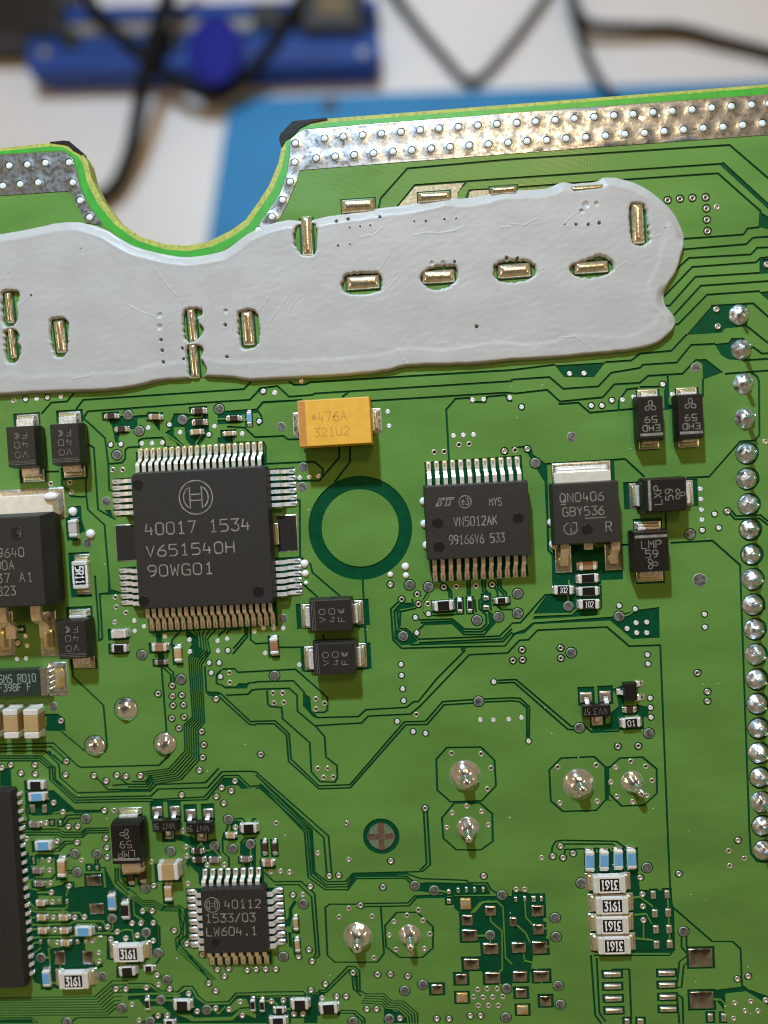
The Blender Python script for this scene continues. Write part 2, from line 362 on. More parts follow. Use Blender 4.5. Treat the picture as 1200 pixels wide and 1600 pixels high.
GAPS = '''
B575,975 585,930 710,790 C0,747 1020,680 1200,835 1320,930
B660,972 745,868 C0,835 985,768
B985,930 1000,893 C0,880 300,858 965,813 1165,990 1160,1065 1105,1072 1085,1100 F805,130 760,140
B940,935 945,895 985,855
F760,184 800,180 1098,155 1130,125 1200,120 1300,112
F740,300 830,220 1120,203 1150,172 1200,170 1300,162
F690,420 715,398 845,262 1145,240 1165,220 1300,205
F690,443 740,443 860,308 1200,287 1300,280
F740,505 760,487 885,350 1200,328 1300,320
F740,535 780,530 915,392 1160,375
n670,348 1060,325 1200,450 1400,620
n1005,540 1190,690 1400,680
F440,708 560,700 600,668 n295,770 435,620
F0,790 175,778 240,833 405,822 465,758 n0,930 30,900 345,880 480,715 700,705
n1060,735 1140,795 1400,785
n970,860 1200,845 1400,830
F15,855 165,838 225,893 425,873 480,812 n0,1070 75,1005 400,985 530,850
n800,985 1200,955 1400,945
n0,1110 180,1105
n260,1010 265,1200
n590,1040 590,1200
n1050,975 1100,1015 F1158,800 1160,1050 1140,1075 1070,1080 I925,435 820,440
F220,905 310,898 365,945 590,925
F500,935 500,890 540,835 590,830
E155,800 180,815 235,812 250,802 1200,745 F200,720
E0,855 20,830 100,820 155,870 265,862 275,855 1200,797 F0,790
E405,870 435,848
E0,935 30,898 215,885
E535,890 1170,851 F15,855
H905,365 892,120 935,70 1000,65 1010,85 1075,85 1085,60 1170,52 1180,78 1200,80
P118,641 130,625 340,611 381,608 392,597
P110,662 128,658 137,643 163,641 340,628 390,625 406,609
j370,240 430,170 790,152
j0,265 370,240 410,300 420,360 380,388
j90,400 250,410 350,500 620,488 655,520 770,518
j180,550 430,545 450,590 450,750 905,728 985,795 985,850 960,905 710,910
j1140,560 1140,690 985,870
H440,270 440,365 370,458
H500,915 515,1200 K527,435 225,447 220,335 110,335
K450,235 510,240
K315,275 320,305
K0,318 60,315
H195,545 205,545 207,810 255,845 265,885 400,1000
H210,930 295,1005
i0,315 145,450 175,690 185,935 220,945
G385,140 400,170 440,205 i0,315
G415,285 440,300 460,590 540,635
i175,690 300,680 335,640 335,560 360,535 470,530 460,470 500,452 680,442 705,470 705,530 830,535
G290,430 290,475 325,500 330,525 375,530 405,528 412,590 490,662 515,965 560,978
G400,430 405,528
G465,985 515,980 560,978
g890,0 925,470 925,610 960,585 935,170 1130,160
g1020,0 1025,160
G205,412 275,410
G195,140 240,88 315,82 345,45
h500,265 415,360 405,420
m0,980 500,968 730,1185 J380,898 745,888 795,840
m-60,1018 0,1015 480,1002 600,1110
m-60,1048 0,1045 420,1040 550,1170 a555,0 565,95 725,235 1200,222 b0,222 205,220 262,158 725,140 850,5
m-60,1090 390,1090 500,1190 a515,0 520,110 715,280 1200,268 b0,268 215,265 280,200 745,188 880,38 1135,32 N0,20 340,320 355,500
m-60,1112 380,1112 470,1190 a490,0 500,115 710,305 1200,292 b0,292 220,290 240,298 715,275 895,72 1035,72 1145,178 N0,85 20,85 228,302 245,515 325,572 430,572 470,520 700,518 745,560
m-60,1135 370,1135 445,1200 a465,0 470,115 700,328 1200,318 b0,318 240,315 735,300 900,100
b220,70 160,130 40,130
b225,90 165,155 0,155 a1060,165
b235,105 175,180 0,180
b245,130 190,205 0,205 a1010,205 905,95
a1115,90 1185,150 1200,150
N0,95 18,95 240,298 258,505 330,560 430,558 465,510 705,508 750,545
N20,75 252,295 268,495 330,548 425,546 460,502 710,498 770,520
N40,75 262,292 275,490 335,535 420,533 455,495 780,487 817,455 802,200
N770,480 800,450 786,205
N0,35 318,328 332,495
N770,520 985,528 1000,540 1085,540 1100,570 1130,590
K0,448 185,438 335,570 335,630 320,640 275,640
K0,497 175,492 225,545 225,610 285,665 480,660 515,628 705,617 740,590 760,590 k500,1200 760,940
K0,532 155,527 192,560 195,635 275,703 495,690 525,658 725,648 770,610 1000,370 1180,362 1200,340
K52,540 55,600 65,612 120,618 125,670 252,782 260,920 300,965 370,968 382,945 380,890 328,850 322,755 275,700
K0,682 90,680 155,740 165,860 295,985 440,980 695,685 795,682 875,590 1025,580
K0,694 85,694 143,747 153,870 295,999 442,994 702,699 802,697 882,605 1020,597
K1135,490 1200,487 L20,487 278,706 295,708
K1135,503 1200,500 L13,502 262,720 290,722
L340,705 375,733 500,728 515,710
K845,860 895,805 1055,803 1118,865 1125,985 1058,1055 912,1060 850,1005 845,860
N930,165 1050,165 1108,215 1110,345 1055,385 940,385 878,330 872,235 930,165
N325,655 345,640 475,640
N510,637 712,634 745,601 925,597 935,655 960,680 1010,680
N510,652 718,648 752,610 895,607
N585,655 600,870 570,912 370,912 335,880 325,655
N605,740 660,678 755,678 830,745 830,845 780,890 675,890 610,840 605,740
N30,485 85,535 210,533 275,590 297,880 280,895
N90,550 200,548 260,605 282,870 270,890
e0,905 440,900 470,925 545,935 575,905 655,910 880,690
e0,945 455,935 480,955
e590,888 645,888 860,665 925,665 970,700 975,890 1030,922
e900,740 915,875 985,940
e780,1075 930,1080 1015,1150 1020,1200
e780,1100 920,1105 990,1170 995,1200
l0,565 80,560 310,300 390,295
l0,800 70,725 155,720 240,630 890,600 1100,780 L550,330 695,325 730,1200 O742,570 750,650 940,815 1035,815 1072,850 1078,1020 1200,1110
K1070,578 1200,572 L40,575 82,615 80,760
K1070,592 1200,586 L35,590 70,618 70,760
L175,910 230,855 385,848 437,895 440,1050 395,1100 240,1105 182,1055 175,910
L450,905 505,855 612,850 678,905 680,1020 620,1075 515,1080 455,1020 450,905
I160,375 530,352 620,435
I0,300 55,295
I160,375 170,780 190,800 195,985
I510,755 560,752
I745,745 940,735 1070,850 L1072,30 1113,1195 O1120,400 1150,440 1200,440
I720,605 722,680
I1030,595 1050,620 1165,615 1200,645
I1025,612 1045,635 1160,630 1200,662
k150,470 65,550 85,840 165,920 715,905
k170,495 150,510 95,570 110,745 140,760
k265,460 275,525 145,545 125,600 140,735 205,735 325,835 1085,805 1200,690
k300,545 155,575 150,710
k330,868 1110,830 1200,735
k250,887 1120,855 1200,770
k360,490 365,560 390,600
k440,585 680,572
k440,613 700,600
k330,655 640,645 755,740 910,740 960,690 960,610 895,550 895,470 930,440
k345,680 640,665 750,765 920,765 985,700
k330,740 380,695 640,685 750,790 940,790 1040,680
k780,265 785,430
k805,265 805,430
k920,265 925,380 960,410
k945,260 950,370 975,400
k540,260 545,320
k590,365 610,395 615,450
k600,350 630,385 638,450
k820,445 850,470 862,580
k1040,340 1065,400 1065,440
k1090,250 1095,350 1145,400 1150,440
k1065,250 1070,360 1120,410 1125,440
k1020,470 1030,490 1100,555 1200,555
O185,400 190,370 205,345 240,340 490,345 545,385
O225,385 235,372 250,358 470,358 500,380
O245,410 250,383 405,378 420,395
O370,880 372,900 390,1160 420,1200
O397,893 410,1150 440,1190
O385,880 740,880 765,850
O470,945 550,945 560,1180
O795,790 795,840 822,872
O818,790 818,835 835,855
O745,1010 775,1005 785,910 825,880
O745,1030 795,1030 805,930 830,905
O745,1068 785,1068 800,1080 803,1200
O745,1085 775,1085 785,1200
a170,510 255,505 270,480 245,420 250,330 265,310
a170,538 260,535
a180,580 540,575 600,605 760,605 800,570 1020,565
a185,605 550,605 590,630 765,628 805,590 1020,588
a190,630 540,630 580,652 770,652 815,612 1020,610
a440,217 500,217 705,402 940,400
a450,240 495,238 698,420 940,415
a585,510 625,445 780,440
a600,545 640,480 770,470
a510,785 550,785 615,715 710,710
a500,755 540,755 605,690 710,690
a620,965 690,965
a620,990 690,990
a320,1042 480,1040 525,992
a430,1135 565,1125 615,1072 690,1075 700,1200
a925,935 985,940 1015,1190
a895,860 897,920
a918,860 920,920
a1080,940 1085,1080 1200,1190
a1105,940 1110,1060 1200,1150
a1130,950 1140,1040 1200,1100
b425,630 540,640 660,745
b440,655 530,662 640,755
b990,480 1070,475 1100,505
b1165,510 1170,480 1200,480
b940,530 925,580 885,660 890,790 945,840 950,950
b1060,850 1060,700 1090,665 1200,655
b0,1130 80,1190
c-60,1150 290,1145 350,1190
c660,1190 720,1145 1200,1140
c700,0 735,25 960,20 1000,0
d0,825 210,820 300,890 460,905 520,850 600,850 640,900 650,930 730,1000 940,995 1010,915 1200,910
d215,270 240,330 235,400
d255,265 295,290 300,460 280,490
d150,650 260,640 300,590
h720,610 735,850 765,882 850,878
m675,250 685,345 970,615 1005,1000 980,1060
m405,845 560,848 790,1040
h315,620 360,1195 J778,735 795,775
h350,600 425,665 430,760
h335,625 402,690 405,770
h865,860 1150,1128 1200,1124
h840,882 1140,1155 1200,1157
h920,880 1125,870 1165,830 1200,826
h885,635 1000,632 1030,665 1200,656
h870,645 830,690 830,770 880,785 910,810 1105,808 1130,765 1200,758
h1095,225 1100,310 990,440
h1118,225 1120,330 985,490
h1145,225 1150,360 1200,400
h850,325 860,310 940,240
h925,300 950,265 1050,260 1065,235
'''.strip().split('\n')
WIDE_GAPS = [('C985,768 1200,965 1300,1050', 7.0)]
# bundles of parallel gaps: count, first line, last line
BUNDLES = [(7, 'h655,425 570,520 605,1085 J863,698 868,820 790,905 b130,40', 'h770,480 690,590 718,1130 J928,725 932,865 850,955 b250,155'),
           (4, 'd80,0 140,48 240,45 330,97 490,95 540,140 550,365 490,425 500,475 820,785 825,870', 'd0,20 130,98 225,98 305,140 475,145 500,355 447,400 455,508 740,765 748,800'),
           (5, 'e1030,922 1200,920 f75,988 180,988 312,1098 318,1200', 'e985,1005 1180,1020 f20,1065 130,1075 205,1140 215,1200'),
           (8, 'c-60,958 885,948 1050,800 1200,795', 'c-60,1125 1010,1118 1075,1060 1100,1055'),
           (5, 'h600,260 650,310 660,430 590,500', 'h825,260 745,350 770,470 690,545')]
DARKS = '''
C1160,990 1300,1080 1300,1130 1200,1075 1160,1065
F1155,378 1260,470 1260,372
F1160,225 1260,218 1260,280 1160,285
n435,620 670,348 1005,325 1005,540 800,560 770,600
n700,705 830,690 855,650 970,645 1060,735 1000,860 830,850 760,810
n510,850 620,845 780,970 590,1040 585,890
F200,722 440,708 385,778 245,778
F590,925 715,925 712,845 735,775 735,905 775,925 720,932
j0,260 370,245 380,270 220,285 215,340 270,360 0,380
j0,500 60,510 140,490 150,560 0,555
i165,265 205,345 215,395 230,480 265,490 285,400 300,385 360,370 420,370 455,340 455,265 555,255 560,235 650,235 650,195 540,198 525,225 410,238 310,238 260,245 210,270
i745,330 790,215 905,215 960,220 1060,200 1110,190 1120,380 1090,440 1010,540 970,540 900,460 890,345 790,345 790,420 900,530 840,540 700,400 760,360
i575,280 655,280 665,380 640,370
i140,1120 200,1120 220,1190 190,1190
G320,575 380,570 385,640 400,690 380,700 370,720 320,720
G505,955 520,970 560,978 505,990
h255,270 315,270 320,400 340,540 330,620 285,600 270,400
h545,250 650,330 660,440 590,500 560,470 600,400 545,330
h1040,765 1130,765 1105,808 920,805 905,795 1010,795
h740,840 850,845 870,860 860,880 750,880
m390,695 540,690 610,740 615,860 560,845 400,845
m430,1045 470,1040 600,1160 580,1170
K220,545 255,570 260,630 290,660 270,665 225,615
k715,895 1130,890 1200,800 1200,830 1140,905 780,915 725,955
K915,1055 1055,1050 1045,1068 930,1068
k120,760 210,745 320,850 250,885 160,890 95,830 100,740
k170,490 265,490 265,520 150,535 110,590 95,560
k350,480 400,390 430,400 430,420 370,500 330,480
k975,560 1040,590 1040,680 960,760 930,755 985,690 975,600
k920,470 990,470 985,560 930,560
l200,475 320,305 395,300 390,165 385,0 400,-300 400,165 560,165 560,0 630,-100 620,430 590,430 555,465
l190,535 210,495 560,480 600,445 800,430 800,490 220,530
l0,660 115,620 195,555 940,500 920,540 210,575 120,660 40,670 0,710
L470,190 580,160 690,145 693,290 565,297 455,205
I200,760 370,750 420,780 400,1050 290,1070 200,930
L470,530 525,510 530,690 510,720 380,730 370,710 460,690 465,640 500,610 490,560
L580,600 640,615 640,660 600,670
L437,895 455,890 450,920 455,1050 480,1055 440,1055
I60,290 90,295 100,330 160,375 165,700 152,460 110,390 70,320
O360,505 370,400 590,380 590,500 600,570 740,575 760,660 765,860 750,870 565,870 370,865
O950,1040 1075,1025 1200,1070 1200,1110 1100,1050 1005,1060 1005,1150 950,1080
f660,0 660,120 700,155 850,150 850,310 900,440 910,590 905,710 1110,830 1200,860 1200,0
O0,570 140,600 150,760 170,830 170,870 100,880 80,1000 0,1010
N730,545 800,535 985,540 1085,555 1100,595 940,600 760,580
e915,750 955,740 960,880 1000,930 940,890
e0,955 465,945 490,935 560,930 600,910 650,920 640,960 590,990 580,1120 570,1200 0,1200
e270,230 300,190 300,120 350,30 385,60 340,130 350,300 280,290
e300,340 330,340 345,500 310,480
b905,90 1035,95 1140,195 1060,200 1030,165 935,170 900,190 870,165
b600,700 830,660 880,840 870,900 720,930 690,1120 580,960 540,900 560,860 600,840
b1000,590 1060,560 1060,500 1000,490 960,540 960,600
b1065,720 1090,690 1200,680 1200,960 1060,940
b340,640 600,640 700,720 700,760 620,750 480,680
a445,225 510,225 690,410 480,445 320,455 260,440 265,330 440,330
a0,0 100,0 110,175 0,175
a190,690 230,690 240,760 270,800 290,900 290,950 340,1040 200,1060
a310,810 650,810 650,840 390,860 310,850
a860,920 900,905 905,960 860,965
M105,560 170,575 320,540 350,560 400,555 500,560 500,480 540,560 620,620 700,680 740,720 745,840 690,900 640,930 500,900 480,920 500,960 440,1000 270,1040 160,1010 140,900 120,700
d0,850 200,850 290,900 450,930 540,880 600,880 640,960 730,1020 950,1015 1020,930 1200,930 1200,1200 0,1200
d520,120 560,110 570,400 530,420 550,360
f0,1060 140,1090 200,1150 210,1200 0,1200
c0,1160 290,1155 330,1200 0,1200
'''.strip().split('\n')
# copper lying on the dark areas: traces (line, width) and patches
TRACES = [(s, 2.2) for s in '''
i255,230 320,230
i405,228 525,222 540,195 650,195 655,235
i455,335 455,268 555,262
i350,355 375,372 415,372
i165,275 205,345 215,395 230,480
i285,395 300,480
i745,315 740,250 790,205 905,205 930,215 960,212
i910,275 945,252 1050,252 1060,200
i665,270 668,390 700,398 860,510 885,545
i590,290 605,330 650,395 800,490 825,545
i1060,400 1000,490 1000,545
j0,328 80,325
j245,350 300,300
l0,580 92,575 190,485 560,472 600,435 640,432
l800,435 920,435 990,380
l0,615 105,598 185,535 945,492
l1050,495 1100,480 1150,440
l530,160 540,210
l525,300 527,360
k300,320 355,355 355,440 280,450
k425,400 360,490 365,560 400,590
k975,550 1035,600
f850,150 925,60 1060,55 1115,105 1140,580 1200,640
f995,195 1005,245 1105,330 1110,690 1085,715
f880,375 950,375
f998,410 998,440
f1050,800 1130,860
O60,625 65,700 100,740
O150,755 200,745 205,720
O165,840 205,835 210,815
O20,735 65,775 85,820
O55,875 60,905 100,915 115,945
O135,1000 145,1023 195,1023
O565,610 600,605 660,650
O575,690 630,685 655,730
O580,800 660,808
O617,720 617,800
O600,520 610,545 640,572
O730,615 733,660
O735,700 736,740
O738,775 739,810
O940,1085 980,1088 997,1105 1000,1155
N1010,680 1050,635 1095,625
N855,575 900,585
a560,415 510,420 485,455 330,458
a310,470 540,470 570,520
a310,850 325,797 660,797
a500,780 480,760
a350,1170 460,1168
a640,1130 620,1200
b650,745 690,700 690,730
b700,778 770,775
b810,770 870,840
b790,900 795,970
b865,890 865,970
b1080,890 1080,960
b1150,880 1150,960
b1150,760 1150,840
b560,830 610,835
b350,860 380,810
c630,80 630,105 610,122 330,122 245,30
c240,90 320,150 620,150 640,170
c660,180 680,160 745,160 770,190
c250,160 290,205 335,205
c430,180 450,165 600,160
c270,240 310,275 650,265 710,235 950,240 1000,285
c260,315 350,315
c450,290 470,270 640,265
c270,400 370,390 640,385 700,375 870,370 910,350 1080,355 1160,320 1200,320
c720,265 890,265 920,300
c1055,260 1055,310 1000,345
c280,470 330,440 370,440 380,460
c310,545 380,490
c430,580 465,580 470,660
c465,580 455,500 490,480 560,478
c565,655 565,700
c880,580 910,580
c480,820 530,818
c1180,430 1180,470
c1040,430 1040,460
c850,820 920,860 935,800
c970,720 1030,630 1180,625
d0,320 40,325 55,420 100,450
d170,390 172,460
d50,60 60,180 150,240
d80,660 150,660
d190,980 430,982
d0,860 150,860
d0,930 200,920 320,918 370,940 490,938
d570,940 570,980
d720,1020 850,1105 910,1040
d800,620 830,680
d870,620 900,660 900,740
d930,620 940,670
d1010,640 1060,695 1100,700
d1080,630 1150,660 1190,690
e75,985 140,990 190,1010 215,1050
e255,1000 240,1050
e280,1070 320,1060
e20,630 70,680
e110,640 170,690
e280,220 300,190 300,120 350,40
'''.strip().split('\n')]
PATCHES = '''
i795,350 885,350 885,465 960,540 945,545 870,470 840,465 795,420
m405,720 435,720 435,820 405,820
M185,430 240,425 245,500 185,505
M180,600 290,605 290,640 180,640
M170,690 310,690 310,720 170,720
M175,750 310,750 310,780 175,780
M225,805 330,805 330,840 225,835
M400,790 500,790 500,900 455,930 400,850
M430,960 530,910 545,930 545,980 480,1000
d120,690 260,690 260,820 180,815 120,800
d0,985 100,975 150,1040 320,1040 400,1105 250,1100 180,1150 100,1200 0,1200
d450,1110 580,1110 620,1150 970,1140 1040,1070 1130,1060 1200,1110 1200,1150 1060,1090 980,1165 600,1175 560,1150
d1020,970 1110,970 1140,1040 1060,1045 960,1100 960,1030
b570,910 660,1000 665,1080 575,990
b800,900 860,880 930,850 945,950 800,950
O1000,1065 1090,1060 1200,1130 1200,1200 1010,1200 1003,1140
e600,1120 760,1110 770,1200 590,1200
e330,1155 450,1155 450,1200 330,1200
e270,310 320,300 340,200 350,190 350,260 330,320 280,330
'''.strip().split('\n')

VIAS = '''
F:w 270,762 338,760 518,885 570,872 752,860
F:W 707,812 372,912 422,912 468,887 45,918
F:t 280,1058 862,733
F:f 958,460 965,540 1195,250
C:D 730,938 788,932 846,928 908,925 912,977 914,1030 917,1083
C:f 960,970
E:W 33,845
E:w 87,852 212,797
E:W 15,985
H:w 618,130 624,197 926,243 972,240 1020,238 1015,75 1067,72 1190,65 205,440 250,437 292,432
H:d 836,320 883,317 952,285 1000,282
H:F 1165,315 630,940
H:t 118,200 222,390 217,483 125,1100
K:w 35,245 83,245 128,245 43,362 203,417 1052,675 1113,675 1185,672
K:W 680,415 683,467 688,530 692,585 662,682 737,730 795,738 1115,497
K:d 280,578 322,598 281,625 80,550 125,550 84,597 130,594 290,903 336,903 317,946 362,944 752,650 425,1160 917,832 1055,835 1102,902 1085,1000 95,1160
K:D 22,837 793,1090
K:f 920,1112 1058,1105 895,1180 1090,1168 988,1080
K:T 87,468 1044,588
k:T 240,325 418,343 180,805 873,655 1073,625
k:D 312,413 165,460 323,505 560,345 1015,322
k:d 412,503 678,340 862,335
k:W 295,630 308,775 417,597
N:d 422,262 435,660 390,700 545,697 553,892 708,693 783,716 762,667 815,780 657,852 1040,1040 1085,1037 1130,1037 1020,1075 1065,1077 1110,1076 1157,1073 1043,1115 1090,1115 1136,1115
N:F 632,437 343,508 388,505 255,557 173,597 248,853 263,908 200,885 0,945 45,945 93,945 258,1043 325,1015 378,1073 422,1073 520,1132 565,1132 675,1175 848,1177 905,1178 1005,1163 1053,1163 1068,508
N:D 595,560 490,645 570,970 630,968 455,962 712,978
N:f 220,595 647,722 625,785 790,848 727,870 310,1080 178,1155 220,1155 128,1090 72,1095 115,485 157,490 70,488 290,400 435,430
N:T 746,553 835,575 1153,597 222,638 128,885 697,1045 782,1017 1098,785 1175,1035 1172,1170 625,1178 455,1190
L:W 503,140 578,155 635,370 638,413 903,180 905,240 648,573 650,618 652,663 78,775
L:w 582,220 632,217 540,247 585,267 632,267 45,665
L:D 870,455 497,800 593,798 48,347 50,394 5,397 228,338 230,386
L:F 917,543 917,588
L:d 215,897 395,888 557,870 628,893 658,960
L:f 225,1065 400,1057 487,898 465,967 493,1035 567,1060 633,1030
L:T 27,83 27,175 265,142 503,190 278,360 317,712 642,738
I:w 883,492 886,540 888,590 890,637
I:W 950,610 970,675 892,686
I:F 1010,597 72,305
I:d 15,310
I:f 1188,270
I:T 835,705 110,370
I:t 280,247
O:F 228,368 192,415 240,422 287,402 602,515 612,593 614,650 617,715 783,497 1060,340 1057,990 1108,978
O:f 140,422 1045,1103 1120,1095 1093,1140 1153,1140 1040,1175 1190,1090 20,570 60,570
O:d 1017,390 1090,425 1022,460
O:T 633,468 325,540 805,768 203,703 207,792 218,1022 228,1110
a:F 195,52 330,58 615,65 880,75 995,125 1095,70 1180,80 978,402 640,552 727,550 535,688 722,700 460,865 992,663 1000,750 1005,838 645,1110 480,1170
a:d 1067,400
a:f 502,328 588,415 465,960 472,1080 765,868 430,515 250,668 150,268 160,410
a:T 803,475 700,805 908,810 722,978
b:F 670,25 503,255 1002,125 878,187 968,217 828,270 898,333 240,1105 115,75
b:f 510,590 1007,558 903,910 743,912 562,1087 545,742 550,828 218,883
b:T 940,485 400,780 810,733 980,760 1148,715 160,1130
c:f 500,203 700,203 790,200 515,320 1007,293 1098,338 1037,408 1178,400 535,440 925,535 290,560 490,60
c:F 868,420 928,615 1085,877 1178,877
c:T 1050,213 382,582 960,755 1140,1052 628,1185
d:F 137,145 227,143 237,255 433,327 697,553 550,452 755,823 823,895 838,692 903,757 943,685 1117,700 272,745 390,877
d:f 285,835 37,258 120,258 87,372 235,423 172,862 568,917 648,1085 822,1055 945,1065 1072,1122 1052,995 280,1127 368,1125 37,1022 103,1170
d:T 168,345 283,537 362,787 307,977 738,1070 205,1180
J:D 740,553 807,515 852,560 808,565 810,608 860,605 805,668 863,662 838,715 945,730 955,793 950,852 310,870
J:F 1013,577 163,887 50,887 8,900
J:d 285,680 1075,455 1077,500
J:w 1020,305 1065,295 1022,352 888,300 890,355 773,283 1193,262
J:W 1068,350 980,408 1027,408 990,455 1033,473
J:T 665,370 848,485
J:t 250,612
G:d 528,403 575,403 237,468 327,462 540,1000 545,1047 590,1073
G:w 630,1110 632,1158 675,1137 172,70 285,60
G:W 120,72 222,63
G:f 335,508 65,78 537,1118
G:t 498,550 410,745
g:F 165,630
g:w 240,565 255,655 160,780 245,775
i:T 360,230 465,380 870,275 255,605
i:w 550,352 490,500 585,497 682,490 848,395 1170,338
i:W 197,510 292,505 748,322 1118,415
j:T 15,235
j:W 388,352 430,68
j:w 230,467 535,82
'''.strip().split('\n')
EDGE_HOLES = pts_px('C22,578 110,571 202,565 292,557 385,550 477,543 567,537 660,528 750,522 843,515 935,507 1027,500 1121,493 1205,487 70,663 162,659 253,651 345,645 437,638 528,630 620,625 712,617 803,610 895,602 988,597 1080,588 1172,580 '
    'B185,673 322,650 410,642 500,635 588,628 680,620 770,612 858,604 949,597 1040,590 1130,583 283,743 372,735 461,728 551,720 642,712 730,706 821,698 910,691 1000,684 1090,678 1182,670 182,762 160,853 125,938 75,1017 12,1080 '
    'A44,778 129,773 214,765 325,763 14,873 95,865 180,857 342,857 377,941 421,1020 -40,785 -70,880')
